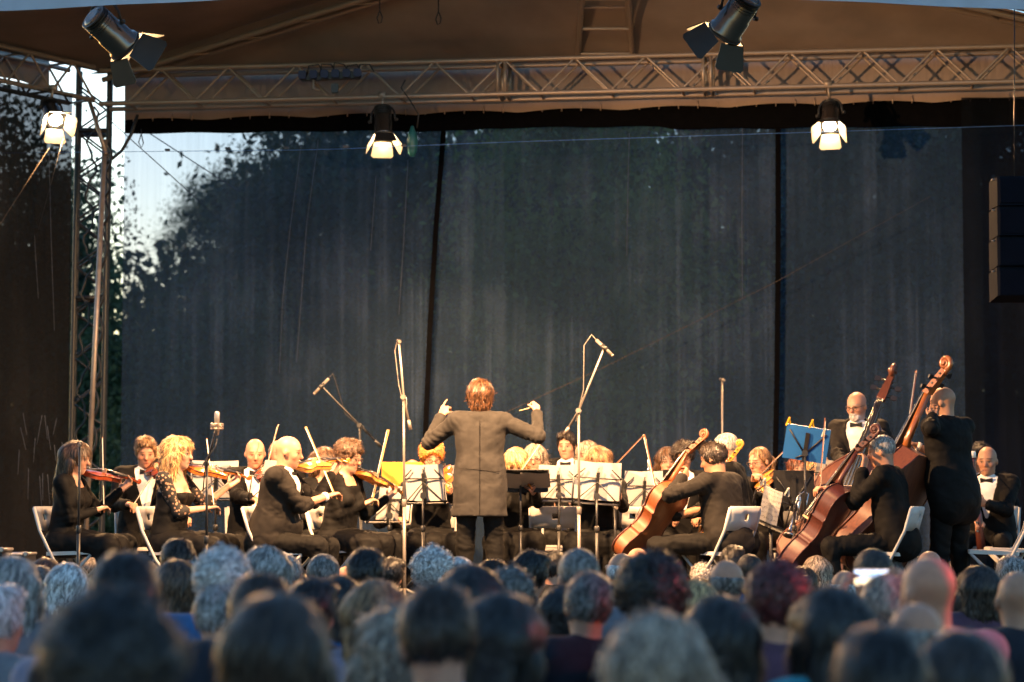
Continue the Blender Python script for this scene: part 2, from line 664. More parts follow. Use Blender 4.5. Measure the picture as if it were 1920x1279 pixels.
M_scrim = scrim_mat('dark open weave scrim', .56, (.026, .044, .076), (.88, .88, 1.0), (.125, .178, .280))  # blue skylight on the cloth is put into both colours
M_scrim2 = scrim_mat('dark brown open weave scrim', .86, (.011, .0105, .010), (.8, .85, 1.0), (.032, .029, .026))

def hang(name, P0, P1, z0, z1, folds, amp, m, label, parent=None):
    """cloth hung between two plan points, rippled in soft vertical folds"""
    nx, nz = 150, 22
    d = (P1 - P0); d.z = 0
    L = d.length; d.normalize(); nrm = Vector((-d.y, d.x, 0))
    r = np.random.default_rng(len(name) * 7 + int(L * 10))
    ph = r.uniform(0, 6.28, 6); fr = r.uniform(.5, 1.6, 6) * folds
    t = np.linspace(0, 1, nx); s_ = np.linspace(0, 1, nz)
    Vt = np.zeros((nz, nx, 3))
    for j, q in enumerate(s_):
        off = sum(np.sin(t * L * fr[i] + ph[i] + .5 * q) for i in range(6)) / 6 * amp * (1.15 - .5 * q)
        for ax_ in range(3):
            base = P0[ax_] + d[ax_] * L * t + nrm[ax_] * off
            Vt[j, :, ax_] = base
        Vt[j, :, 2] = z0 + (z1 - z0) * q
    idx = np.arange(nx * nz).reshape(nz, nx)
    Q = np.stack([idx[:-1, :-1], idx[:-1, 1:], idx[1:, 1:], idx[1:, :-1]], -1).reshape(-1, 4)
    o = link_mesh(name, np_mesh(name, Vt.reshape(-1, 3) - np.array((P0.x, P0.y, z0)), Q), m, parent, (P0.x, P0.y, z0))
    tag(o, label, 'curtain')
    return o

B0 = RL + rback * .42 + rdir * .02; B1 = RR + rback * .42 + rdir * 2.0
zt = at(400, 246, B0.y).z
scr = hang('scrim_backdrop', B0, B1, STAGE, zt, 2.2, .05, M_scrim, 'wide dark see-through scrim hung across the back of the stage')
def on_back(px, py, off=0.):
    """point of the backdrop plane (moved off metres towards the audience) at a pixel"""
    d = ray(px, py); n = rback
    t = ((B0 - rback * off) - EYE).dot(n) / d.dot(n)
    return EYE + d * t
def back_part(name, mb, m):
    o = link_mesh(name, mb.mesh(name, scr.location), m, scr)
    return o
M_seam = cloth('black seam tape', (.0025, .0025, .003), 1., 0, fold=.2, spec=.03)
for pts in ([(832, 246), (818, 420), (806, 620), (797, 835), (795, 1120)], [(1459, 236), (1459, 480), (1457, 700), (1454, 850), (1452, 1120)]):
    mb = MB(); ps = [on_back(x, y, .07) for x, y in pts]
    for a, b in zip(ps[:-1], ps[1:]):
        w = rdir * .026
        mb.quad(a - w, b - w, b + w, a + w, .006)
    back_part('seam_strip', mb, M_seam)
M_crease = cloth('pale scuffed crease', (.06, .07, .09), .9, fold=.2)
for pts in ([(566, 262), (545, 420), (530, 560), (524, 700)], [(597, 262), (575, 420), (565, 560), (556, 680)], [(765, 300), (757, 450), (748, 590)],
            [(1180, 250), (1177, 360), (1175, 480)], [(1392, 240), (1391, 420), (1392, 560)], [(705, 330), (695, 470)]):
    mb = MB(); ps = [on_back(x, y, .06) for x, y in pts]
    mb.tube(ps, .0035, 5)
    back_part('crease', mb, M_crease)

# added black layer that darkens the far end of the scrim
_d0 = on_back(1806, 500, .22); _d1 = on_back(2040, 500, .22)
hang('leg_drape', Vector((_d0.x, _d0.y, 0)), Vector((_d1.x, _d1.y, 0)), STAGE, zt + .1, 7, .05, scrim_mat('added dark layer weave', .84, (.005, .006, .008), (.8, .85, 1.), (.018, .020, .027)), 'added black layer darkening the far end of the back scrim')
# side scrim on the angled wing
WL = at(-160, 190, 22.1)
_s0 = at(134, 200, 23.6)
sd = hang('scrim_side', Vector((WL.x, WL.y, 0)), Vector((_s0.x, _s0.y, 0)), STAGE, at(60, 160, 23.).z, 3, .05, M_scrim2, 'dark brown see-through side scrim beside the lattice tower')
mb = MB()
for x, y0, y1 in ((28, 205, 560), (92, 280, 620), (62, 380, 560)):
    mb.tube([at(x, y0, 23.25), at(x + 4, (y0 + y1) / 2, 23.25), at(x + 10, y1, 23.25)], .003, 4)
link_mesh('crease', mb.mesh('crease', sd.location), M_crease, sd)
sc2 = MB()
r_ = random.Random(3)
for k in range(16):
    x = r_.uniform(10, 120); y = r_.uniform(770, 905)
    sc2.tube([at(x, y, 23.1), at(x + r_.uniform(-10, 10), y + r_.uniform(25, 60), 23.1)], .0028, 4)
link_mesh('scuff', sc2.mesh('scuff', sd.location), M_crease, sd)

# valance along the top of the backdrop with its hooks, and the brown skirt of the roof above it
val = MB()
nseg = 60
M_tarp = mat('beige roof tarpaulin', (.245, .192, .168), .8, var=.18, nscale=1.6, bmp=.35, bscale=4, sc=(1, 1, 1))
V0 = on_back(234, 226, .1); V1 = on_back(2000, 182, .1)
v = []
for i in range(nseg + 1):
    t = i / nseg
    x = 234 + (2000 - 234) * t
    bump_ = 5 * math.sin(i * 1.1) + 3 * math.sin(i * .37)
    top = 222 - 42 * t; bot = 250 - 14 * t - (4 if 900 < x < 1250 else 0) + bump_ * .25
    v.append((on_back(x, top, .1), on_back(x, bot, .1)))
for (a, b), (c, d) in zip(v[:-1], v[1:]):
    val.quad(b, d, c, a, .008)
vo = val.build('valance', M_seam, None, v[0][1])
tag(vo, 'black valance strip laced along the top of the back scrim', 'valance')
hk = MB().tube([(0, 0, -.035), (0, -.012, 0), (0, 0, .04)], .006, 5).mesh('hook')
for i in range(48):
    x = 250 + i * 36.5
    P = on_back(x, 222 - 42 * (x - 234) / 1766, .14)
    link_mesh('hook', hk, M_steel, vo, P - vo.location)
sk = MB(); vs = []
for i in range(121):
    t = i / 120; x = 234 + (2000 - 234) * t
    sag = abs(math.sin(x / 62.)) * 6
    vs.append((on_back(x, 92 - 42 * t, .16), on_back(x, 226 - 42 * t - sag + 3, .16 + .03 * math.sin(x / 31.))))
for (a, b), (c, d) in zip(vs[:-1], vs[1:]):
    sk.quad(b, d, c, a, .004)
so = sk.build('roof_skirt', M_tarp, None, vs[0][1])
tag(so, 'brown scalloped roof skirt hanging behind the rear truss', 'roof skirt')

sk = MB(); vs = []
for i in range(41):
    x = -130 + 222 * i / 40
    yt = 28 + (x + 40) * .42; sag = abs(math.sin(x / 24.)) * 5
    Yd = 23.1 + (x + 40) / 216 * 1.5
    vs.append((at(x, yt - 40, Yd), at(x, yt + 105 - (x + 40) * .12 - sag, Yd)))
for (a, b), (c, d) in zip(vs[:-1], vs[1:]):
    sk.quad(b, d, c, a, .004)
tag(sk.build('roof_skirt', M_tarp, None, vs[0][1]), 'brown roof skirt behind the side truss', 'roof skirt')
# ------------------------------------------------------------------ trusses
_cy = MB().tube([(0, 0, 0), (0, 0, 1)], 1, 10).mesh('tube_segment')
def rod(name, a, b, r, m, parent, root=None):
    root = root or parent
    o = link_mesh(name, _cy, m, parent)
    d = b - a
    o.location = a - root.location
    o.rotation_mode = 'QUATERNION'
    o.rotation_quaternion = d.to_track_quat('Z', 'Y')
    o.scale = (r, r, d.length)
    return o

def truss(name, P0, P1, side, up, size, bay, label, rc=.024, rb=.012, plates=(), phase=0, cat='truss'):
    """box truss; P0-P1 is its near lower chord, side and up span the box"""
    t = empty(name, P0, label, cat)
    side = side.normalized() * size; up = up.normalized() * size
    L = (P1 - P0).length; d = (P1 - P0).normalized()
    for s_ in (0, 1):
        for u_ in (0, 1):
            rod('chord', P0 + side * s_ + up * u_, P1 + side * s_ + up * u_, rc, M_steel, t)
    n = int(L / bay)
    for i in range(n):
        a = P0 + d * (i * bay + phase); m_ = a + d * bay / 2; b = a + d * bay
        if (b - P0).length > L + .01: b = P1
        for s_ in (0, 1):
            rod('brace', a + side * s_, m_ + side * s_ + up, rb, M_steel, t)
            rod('brace', m_ + side * s_ + up, b + side * s_, rb, M_steel, t)
        rod('brace', a, a + side, rb, M_steel, t)
        rod('brace', m_ + up, m_ + up + side, rb, M_steel, t)
    for x in plates:
        for e in (-.012, .012):
            q = P0 + d * (x + e * 3)
            p = MB().box(q + side / 2 + up / 2, (.012, size + .07, size + .07), Matrix((d, side.normalized(), up.normalized())).transposed(), bev=.01)
            # open flange: four bars
            f = MB()
            for c0, c1 in (((0, 0), (1, 0)), ((1, 0), (1, 1)), ((1, 1), (0, 1)), ((0, 1), (0, 0))):
                f.tube([q + side * c0[0] + up * c0[1], q + side * c1[0] + up * c1[1]], .02, 6)
            f.build('flange', M_steel, t)
    return t

TS = .335
RT = RL - rback * TS
Lr = (RR - RL).length
def along(px, py=160):
    """distance along the rear truss of a pixel column"""
    d = ray(px, py); n = rback
    t = (RT - EYE).dot(n) / d.dot(n)
    return (EYE + d * t - RT).dot(rdir)
truss('rear_truss', RT, RT + rdir * Lr, rback, UP, TS, .69, 'long box truss spanning the back of the stage above the scrim', plates=(along(940), along(1326)), phase=.28)
# side truss on the wing
_c = at(176, 188, 24.0); _c2 = at(-40, 118, 22.62); _c2.z = _c.z
sdir = (_c2 - _c).normalized()
sside = Vector((sdir.y, -sdir.x, 0))
if sside.x > 0: sside = -sside
truss('side_truss', _c, _c + sdir * 3.2, sside, UP, TS, .62, 'shorter box truss running along the side wing towards the audience')
# corner tower
tw = at(134, 640, 24.25); tw.z = STAGE
twd = Vector((at(152, 130, 24.25).x - at(133, 1100, 24.25).x, 0, RL.z + .45 - STAGE))
tside = Vector((1, .12, 0)); tdep = Vector((-.12, 1, 0))
def tower(name, P0, P1, sx, sy, size, bay, label):
    t = empty(name, P0, label, 'tower')
    sx = sx.normalized() * size; sy = sy.normalized() * size
    for a in (0, 1):
        for b in (0, 1):
            rod('chord', P0 + sx * a + sy * b, P1 + sx * a + sy * b, .025, M_dark, t)
    d = (P1 - P0); L = d.length; d.normalize()
    n = int(L / bay)
    for i in range(n):
        a = P0 + d * (i * bay); m_ = a + d * bay / 2; b = a + d * bay
        for off in (Vector((0, 0, 0)), sy):
            rod('brace', a + off, m_ + sx + off, .010, M_dark, t); rod('brace', m_ + sx + off, b + off, .010, M_dark, t)
        for off in (Vector((0, 0, 0)), sx):
            rod('brace', a + off + sy, m_ + off, .010, M_dark, t); rod('brace', m_ + off, b + off + sy, .010, M_dark, t)
    for z in (2.9, 4.6):
        q = P0 + d * z
        MB().tube([q, q + sx, q + sx + sy, q + sy, q], .026, 6).build('flange', M_dark, t)
    return t
tower('corner_tower', tw, tw + twd, tside, tdep, .31, .46, 'dark lattice tower standing at the rear corner of the stage')
# bright scaffold pole beside the tower, with the lacing cord of the scrim
pp = [at(176, 188, 23.9), at(197, 262, 23.75), at(181, 520, 23.75), at(165, 826, 23.75), at(158, 1060, 23.75)]
pb = MB().tube([pp[1], pp[4]], .026, 12).build('scaffold_pole', M_steel, None, pp[4])
tag(pb, 'tall pale scaffold pole leaning beside the corner tower', 'pole')
br = MB().tube([at(168, 190, 23.85), at(199, 290, 23.7)], .022, 10).build('brace_tube', M_steel, None, at(199, 290, 23.7))
tag(br, 'short slanting brace tube under the corner of the trusses', 'brace')
lc = []
ys = [262, 330, 372, 428, 510, 585, 655, 725, 790, 860]
for k in range(len(ys) - 1):
    x0 = 199 - (ys[k] - 262) * .055; 
    for j in range(8):
        t = j / 8; y = ys[k] + (ys[k + 1] - ys[k]) * t
        xx = 197 - (y - 262) * .053 + (2 + 12 * math.sin(math.pi * t))
        lc.append(at(xx, y, 23.95 - .05 * math.sin(math.pi * t)))
lo = MB().tube(lc, .014, 6).build('lacing_cord', M_cable, None, lc[-1])
tag(lo, 'thick black lacing cord looping down the scrim edge by the pole', 'cord')
lc = []
for k in range(60):
    y = 200 + k * 11
    lc.append(at(176 - k * .45 + 9 * math.sin(k * .75) + 3 * math.sin(k * 1.9), y, 23.9))
tag(MB().tube(lc, .012, 6).build('power_cable', M_cable, None, lc[-1]), 'black power cable winding down the corner tower', 'cable')
tag(MB().tube([at(258, 215, 24.0), at(246, 252, 24.), at(228, 283, 24.), at(200, 306, 24.)], .018, 6).build('tension_strap', M_cable, None, at(200, 306, 24.)),
    'curved black tension strap from the valance corner to the pole', 'strap')
tag(MB().tube([at(203, 222, 24.), at(238, 255, 24.), at(305, 315, 24.4), at(430, 430, 25.)], .005, 5).build('guy_line', M_cable, None, at(203, 222, 24.)),
    'thin dark guy line slanting down from the corner, nearest the tower', 'rope')
tag(MB().tube([at(280, 250, 24.9), at(450, 360, 26.)], .006, 5).build('guy_line', M_cable, None, at(280, 250, 24.9)),
    'thin dark guy line slanting down from the valance across the sky gap', 'rope')
tag(MB().tube([at(-6, 430, 22.6), at(92, 278, 23.)], .0038, 6).build('guy_rope', M_rope, None, at(-6, 430, 22.6)),
    'tan rope slanting up to the lamp at the side truss', 'rope')
tag(MB().tube([at(118, 262, 23.), at(72, 430, 23.1)], .003, 6).build('guy_line', M_cable, None, at(72, 430, 23.1)), 'thin black line hanging under the lamp at the side truss', 'rope')
# blue line stretched across the stage with its clips
bw = []
for k in range(25):
    t = k / 24; x = -20 + 1960 * t
    y = 287 - 9 * min(1, x / 900) - (43 * max(0, (x - 600) / 1320))
    bw.append(at(x, y, 23.3 - .9 * t))
bl = MB().tube(bw, .0026, 5).build('blue_line', M_bluewire, None, bw[0])
tag(bl, 'thin blue line stretched across the stage below the valance', 'rope')
for x, y in ((206, 283), (314, 281), (427, 278), (537, 277), (648, 275), (757, 273)):
    c = at(x, y, 23.25 - .9 * x / 1940)
    MB().box(c, (.05, .02, .02), bev=.004).build('clip', M_dark, bl)
# long rope in front of the backdrop on the far side, throwing its shadow on it
tag(MB().tube([on_back(1745, 368, .35), on_back(1456, 528, .33), on_back(1130, 690, .3), on_back(930, 782, .2)], .0028, 5).build('slant_rope', M_rope, None, on_back(930, 782, .2)),
    'long thin rope slanting up across the back scrim to the dark side', 'rope')
for x, y in ((712, 0), (822, 2)):
    P = at(x, y - 8, 22.2)
    q = [at(x + dx, y + dy, 22.2) for dx, dy in ((0, -12), (0, 20), (-5, 34), (-2, 44), (3, 42), (5, 32), (0, 20))]
    tag(MB().tube(q, .006, 5).build('cord_loop', M_cable, None, P), 'black cord loop hanging from the roof, %s' % ('nearer the blue multi-socket' if x < 760 else 'farther from the blue multi-socket'), 'cord')
q = [on_back(265 + dx, 247 + dy, .15) for dx, dy in ((0, -5), (0, 4), (-5, 20), (0, 30), (4, 22), (0, 4))]
tag(MB().tube(q, .006, 5).build('cord_loop', M_cable, None, q[0]), 'small cord loop hanging from the valance against the bright sky', 'cord')

# ------------------------------------------------------------------ roof of tarpaulin over the stage
zT = RL.z + TS + .06
RLc = RL + Vector((-.25, .2, TS + .06)); RRc = RR + rdir * .9 + Vector((0, .2, TS + .06))
APX = Vector((.86, 21.9, 0)); APX.z = at(1120, -165, 21.9).z
LF = RLc + sdir * 4.4
def sheet(name, a, b, c, d, n, sag, m, label, kind=None):
    Vt = []
    for j in range(n + 1):
        for i in range(n + 1):
            u, w = i / n, j / n
            p = (a * (1 - u) + b * u) * (1 - w) + (d * (1 - u) + c * u) * w
            p = p - UP * sag * (math.sin(math.pi * u) * math.sin(math.pi * w)) + UP * .012 * math.sin(u * 23 + w * 5) * math.sin(w * 11)
            Vt.append(p)
    Q = [(j * (n + 1) + i, j * (n + 1) + i + 1, (j + 1) * (n + 1) + i + 1, (j + 1) * (n + 1) + i) for j in range(n) for i in range(n)]
    o = Vector(a)
    ob = link_mesh(name, np_mesh(name, np.array([tuple(p - o) for p in Vt]), np.array(Q)), m, None, o)
    return tag(ob, label, 'canopy', kind=kind)
APX2 = APX + Vector((.5, -2.2, .25)); APX1 = APX + Vector((-.3, -2.2, .25))
sheet('roof_tarpaulin', RLc, RRc, APX + Vector((.05, 0, 0)), APX - Vector((.05, 0, 0)), 24, .12, M_tarp, 'brown rear slope of the stage roof above the long truss')
sheet('roof_tarpaulin', LF, RLc + Vector((.12, 0, .02)), APX + Vector((.15, 0, .03)), APX1, 24, .1, M_tarp, 'brown side slope of the stage roof above the corner tower')
sheet('roof_tarpaulin', RRc + Vector((.02, 0, 0)), RRc + Vector((2.5, -5, 0)), APX2, APX + Vector((.06, 0, 0)), 16, .1, M_tarp, 'brown roof slope at the dark side, above the slanting twin pipes')
for a, b, nm in ((RLc + Vector((.25, -.3, -.08)), APX - UP * .09, 'twin-pipe hip rafter rising from the corner tower under the roof'),
                 (RRc + Vector((-.2, -.4, -.08)), APX - UP * .09, 'twin-pipe hip rafter dropping to the dark side under the roof')):
    r0 = empty('hip_rafter', a, nm, 'rafter')
    d = (b - a).normalized(); s_ = d.cross(UP).normalized()
    rod('pipe', a + s_ * .1 - UP * .05, b + s_ * .1 - UP * .05, .028, M_steel, r0)
    rod('pipe', a - s_ * .1 - UP * .05, b - s_ * .1 - UP * .05, .028, M_steel, r0)
    for k in range(9):
        q = a + (b - a) * ((k + .5) / 9)
        rod('strut', q + s_ * .1 - UP * .05, q - s_ * .1 - UP * .05 + d * .25, .012, M_steel, r0)
# ladder rafter in the middle
a0 = at(1084, 104, 23.55); a1 = at(1186, 104, 23.5); b0 = at(1096, -60, 21.9); b1 = at(1176, -60, 21.9)
lr = empty('ladder_rafter', a0, 'ladder-like rafter rising from the middle of the rear truss', 'rafter')
bk = Vector((0, .28, -.02))
for p, q in ((a0, b0), (a1, b1), (a0 + bk, b0 + bk), (a1 + bk, b1 + bk)):
    rod('rail', p, q, .026, M_steel, lr)
for t in (.02, .32, .66, .95):
    rod('rung', a0.lerp(b0, t), a1.lerp(b1, t), .018, M_steel, lr)
    rod('rung', (a0 + bk).lerp(b0 + bk, t), (a1 + bk).lerp(b1 + bk, t), .015, M_steel, lr)
rod('strut', a0.lerp(b0, .02), (a0 + bk).lerp(b0 + bk, .55), .012, M_steel, lr)
rod('strut', a1.lerp(b1, .02), (a1 + bk).lerp(b1 + bk, .55), .012, M_steel, lr)
# front edge of the canopy, its outside facing the sky
M_canvas = mat('pale canopy canvas', (.42, .45, .52), .8, var=.08, nscale=6, bmp=.2, bscale=14)
fe = MB(); fv = []
for k in range(41):
    t = k / 40; x = -220 + 2500 * t
    y = 26 - 53 * (x + 100) / 1050 if x < 950 else -27 + 50 * (x - 950) / 1050
    y = min(y, 40) + (.8 * math.sin(x / 45.))
    p = at(x, y, 16.2); fv.append((p, p + Vector((0, .05, .75))))
for (a, b), (c, d) in zip(fv[:-1], fv[1:]):
    fe.quad(a, c, d, b, .004)
tag(fe.build('canopy_edge', M_canvas, None, fv[0][0]), 'pale blue-grey front edge of the canopy above the lamps', 'canopy')
FT = at(-120, -38, 16.6); FT2 = at(2060, -38, 16.6)
truss('front_truss', FT, FT2, Vector((0, 1, 0)), UP, .29, .6, 'front lighting truss just above the picture, carrying two lamps')

# ------------------------------------------------------------------ trees and park behind the scrim
M_bark = mat('rough grey bark', (.07, .055, .04), .95, var=.5, nscale=12, bmp=.8, bscale=25, sc=(1, 1, .3))
def leaf_mat(name, c):
    m, nt, bs, out = new_mat(name)
    v = obj_vec(nt)
    col = ramp(nt, noise_fac(nt, 1.2, 4, v), [(.3, [q * .55 for q in c]), (.7, [q * 1.5 for q in c])])
    nt.links.new(col, bs.inputs['Base Color'])
    bs.inputs['Roughness'].default_value = .6
    tl = N(nt, 'ShaderNodeBsdfTranslucent'); nt.links.new(col, tl.inputs[0])
    mx = N(nt, 'ShaderNodeMixShader'); mx.inputs[0].default_value = .45
    nt.links.new(bs.outputs[0], mx.inputs[1]); nt.links.new(tl.outputs[0], mx.inputs[2])
    nt.links.new(mx.outputs[0], out.inputs[0])
    return m
M_leaf = [leaf_mat('broad green leaves', (.065, .105, .05)), leaf_mat('dark green leaves', (.042, .068, .038)), leaf_mat('green leaves in a lit tone', (.11, .17, .045))]  # the last one has light on the foliage put into its colour

def leaf_cloud(name, n_cl, n_leaf, rx, ry, rz, size, seed, clump=.5):
    r = np.random.default_rng(seed)
    c = r.normal(size=(n_cl, 3)); c /= np.linalg.norm(c, axis=1, keepdims=True)
    c *= (r.uniform(.25, 1, (n_cl, 1)) ** .5)
    c = c * np.array((rx, ry, rz))
    p = np.repeat(c, n_leaf, 0) + r.normal(size=(n_cl * n_leaf, 3)) * clump * np.array((1, 1, .7))
    m = len(p)
    a = r.normal(size=(m, 3)); a /= np.linalg.norm(a, axis=1, keepdims=True)
    b = np.cross(a, r.normal(size=(m, 3))); b /= np.linalg.norm(b, axis=1, keepdims=True)
    s_ = r.uniform(.6, 1.3, (m, 1)) * size
    Vt = np.stack([p - a * s_, p + b * s_ * .55, p + a * s_, p - b * s_ * .55], 1).reshape(-1, 3)
    return np_mesh(name, Vt, np.arange(4 * m).reshape(-1, 4), smooth=False), c
CLOUDS = [leaf_cloud('crown', 105, 210, 1.9, 1.7, 1.9, .05, s, .33) for s in (1, 2, 3)] + [leaf_cloud('crown', 150, 260, 1.9, 1.7, 1.9, .034, 9, .27)]
def tree(px, Y, top_px, rad, kind, label, variant):
    X = at(px, 900, Y).x
    top = at(px, top_px, Y).z
    t = empty('park_tree', (X, Y, 0), label, 'tree', 'park trees behind the scrim')
    me, cl = CLOUDS[variant % 4]
    sz = rad / 1.9
    zc = top - rad * 1.05
    tall = max(1., zc / (rad * 2.2))
    tr = MB()
    r = random.Random(px)
    k = [Vector((0, 0, 0)), Vector((r.uniform(-.15, .15), 0, zc * .35)), Vector((r.uniform(-.3, .3), 0, zc * .7)), Vector((0, 0, zc))]
    tr.tube(k, [.24, .18, .14, .07], 9)
    for i in range(9):
        b = k[2].lerp(k[3], r.uniform(-.6, .9)); e = Vector(cl[i * 4]) * sz * .85 + Vector((0, 0, zc))
        tr.tube([b, b.lerp(e, .5) + Vector((0, 0, .15)), e], [.06, .04, .015], 6)
    link_mesh('trunk', tr.mesh('trunk'), M_bark, t)
    o = link_mesh('crown', me, M_leaf[kind], t, (0, 0, zc))
    o.scale = (sz, sz, sz * 1.12); o.rotation_euler = (0, 0, r.uniform(0, 6.28))
    return t
tree(565, 52, 262, 2.45, 0, 'tall leafy tree rising beside the bright sky gap', 3)
tree(428, 56, 330, 1.55, 0, 'smaller pale-edged tree inside the bright sky gap', 3)
tree(-70, 34, 190, 1.9, 1, 'dark tree seen through the side scrim', 2)
tree(70, 44, 300, 1.6, 1, 'dark tree at the far edge beyond the side scrim', 0)
tree(300, 42, 520, 2.2, 0, 'low bushy tree under the bright sky gap', 1)
tree(430, 34, 560, 1.8, 0, 'low bushy tree in front of the tall leafy tree', 2)
tree(690, 36, 190, 2.4, 1, 'dark tree behind the lamp over the first violins', 1)
tree(880, 40, 225, 2.6, 1, 'dark tree behind the conductor', 2)
tree(1100, 31, 170, 2.0, 2, 'green tree with lit tone in its leaf colour behind the ladder rafter', 0)
tree(1270, 37, 130, 2.5, 1, 'dark tree between the two scrim seams', 1)
tree(1480, 34, 150, 2.3, 1, 'dark tree behind the seam near the double basses', 2)
tree(1690, 38, 130, 2.8, 1, 'dark tree behind the standing bass players', 0)
tree(1880, 33, 110, 2.2, 1, 'dark tree at the dark end behind the speaker stack', 1)
# far wood: one uncountable mass of foliage
r = np.random.default_rng(11)
pts = []
for i in range(1000):
    x = r.uniform(-17, 17); y = r.uniform(44, 54)
    pxx = 960 + x * F / y
    hmax = 5.4 if pxx < 330 else (6.2 if pxx < 470 else (9.6 + 1. * math.sin(x)))
    if pxx < 60: hmax = 7
    pts.append((x, y, r.uniform(.2, hmax) if i % 2 else r.uniform(.1, 3.4)))
c = np.array(pts); p = np.repeat(c, 130, 0) + r.normal(size=(len(c) * 130, 3)) * .6
m_ = len(p)
a = r.normal(size=(m_, 3)); a /= np.linalg.norm(a, axis=1, keepdims=True)
b = np.cross(a, r.normal(size=(m_, 3))); b /= np.linalg.norm(b, axis=1, keepdims=True)
Vt = np.stack([p - a * .16, p + b * .11, p + a * .16, p - b * .11], 1).reshape(-1, 3)
fw = link_mesh('far_woods', np_mesh('far_woods', Vt, np.arange(4 * m_).reshape(-1, 4), False), M_leaf[1])
tag(fw, 'far dark woodland massed behind the park trees', 'woods', kind='stuff')

# ================================================================== STAGE LAMPS
M_chrome = mat('polished lamp housing', (.16, .14, .13), .25, .9, var=.1, nscale=4)
M_door = mat('black barn door', (.02, .019, .018), .5, .2)
M_door_in = mat('cream barn door', (.36, .29, .21), .6)
M_lens = emit_mat('glowing lamp lens', (1., .72, .42), 60.)
M_lens2 = emit_mat('glowing lamp lens of the front lamps', (1., .72, .42), 40.)

def lamp(P, aim, clampP, power, label, size=.105, angle=120, blend=.9, lens=None, doors=None, col=(1., .545, .235)):
    """theatre spotlight: housing, lens, yoke, clamp and four barn doors round the lens"""
    t = empty('stage_lamp', P, label, 'lamp', 'stage lamps hung from the trusses')
    a = (aim - P).normalized()
    M = frame_of(a, UP)
    h = size
    body = MB().lathe(P - a * .30, a, [(0, h * .55), (.02, h * .82), (.06, h * .86), (.065, h * .95), (.18, h * .95), (.185, h * 1.02), (.30, h * 1.02), (.31, h * 1.16), (.335, h * 1.16), (.335, h * .98), (.31, h * .95)], 28)
    hb = body.build('housing', M_chrome, t)
    fins = MB()
    for k in range(5):
        fins.lathe(P - a * (.285 - k * .02), a, [(0, h * .9), (.006, h * .98), (.012, h * .9)], 24)
    sub('cooling_fin', fins, M_dark, hb, t)
    ln = MB().lathe(P + a * .012, a, [(0, h * .95), (.02, h * .8), (.032, h * .5), (.036, 0.001)], 24)
    ln.build('lens', lens or M_lens, t)
    MB().lathe(P + a * .03, a, [(0, h * 1.2), (.012, h * 1.22), (.014, h * 1.0), (.004, h * .98)], 24).build('rim', M_dark, t)
    x = M @ Vector((1, 0, 0)); y = M @ Vector((0, 1, 0))
    doors = doors or ((1, 0, 60, h * 1.55), (-1, 0, 60, h * 1.55), (0, 1, 58, h * 1.5), (0, -1, 52, h * 1.55))
    for dx, dy, op, ln_ in doors:
        o_ = x * dx + y * dy
        s_ = y * dx - x * dy
        e0 = P + a * .045 + o_ * h * 1.12
        dirn = (a * math.sin(RAD(op)) + o_ * math.cos(RAD(op))).normalized()
        w0, w1 = h * .95, h * 1.35
        e1 = e0 + dirn * ln_
        inn = -(dirn.cross(s_)).normalized()
        if inn.dot(o_) > 0: inn = -inn
        d_ = MB()
        th = inn * .004
        d_.add([e0 - s_ * w0, e0 + s_ * w0, e1 + s_ * w1 * .92 - dirn * .0, e1 + s_ * w1 * .75 + dirn * .018, e1 - s_ * w1 * .75 + dirn * .018, e1 - s_ * w1 * .92], [(0, 1, 2, 3, 4, 5)])
        do = d_.build('barn_door', M_door, t)
        md = do.modifiers.new('thick', 'SOLIDIFY'); md.thickness = .003
        d2 = MB().add([Vector(v_) + inn * .006 for v_ in d_.v], d_.f)
        d2o = sub('door_lining', d2, M_door_in, do, t)
        md = d2o.modifiers.new('thick', 'SOLIDIFY'); md.thickness = .002
    # yoke
    up = (clampP - P).normalized()
    sx = a.cross(up).normalized()
    yk = []
    c0 = P - a * .14
    for k in range(15):
        an = math.pi * k / 14
        yk.append(c0 + sx * (h * 1.35 * math.cos(an)) + up * (max(.0, math.sin(an)) ** .6 * h * 1.9))
    MB().tube(yk, .011, 6).build('yoke', M_dark, t)
    top = c0 + up * h * 1.9
    MB().tube([top, clampP], .014, 6).tube([clampP - rdir * .035, clampP + rdir * .035], .032, 10).build('clamp', M_steel, t)
    for s__ in (-1, 1):
        MB().lathe(c0 + sx * s__ * h * 1.3, sx * s__, [(0, .016), (.03, .016), (.034, .01)], 10).build('knob', M_dark, t)
    L = bpy.data.lights.new('lamp_light', 'SPOT')
    L.energy = power * STAGE_POWER; L.color = col; L.spot_size = RAD(angle); L.spot_blend = blend; L.shadow_soft_size = .06
    lo = bpy.data.objects.new('lamp_light', L); COL.objects.link(lo)
    lo.parent = t; lo.location = a * .13
    lo.rotation_mode = 'QUATERNION'; lo.rotation_quaternion = a.to_track_quat('-Z', 'Y')
    return t

def rt(px):
    return RT + rdir * along(px)
lamp(at(719, 250, 23.3), at(750, 1150, 21.7), rt(717) + UP * .02, 320, 'lamp with wide open cream doors hung over the first violins', .088)
lamp(at(1556, 232, 22.7), at(1500, 1120, 19.), rt(1552) + UP * .02, 320, 'lamp hung from the rear truss above the double basses', .084)
lamp(at(103, 222, 23.1), at(420, 1000, 18.6), at(100, 165, 23.3), 320, 'glowing lamp under the side truss by the corner tower', .086)
_cl = at(200, -18, 16.7)
lamp(at(228, 80, 16.7), at(1130, 905, 20.0), _cl, 1150, 'chrome lamp tipped over under the canopy edge, seen from behind', .108, 104, 1., M_lens2)
lamp(at(1364, 54, 16.7), at(800, 900, 19.4), at(1378, -25, 16.7), 1000, 'chrome lamp with a big black door under the front truss', .108, 104, 1., M_lens2)

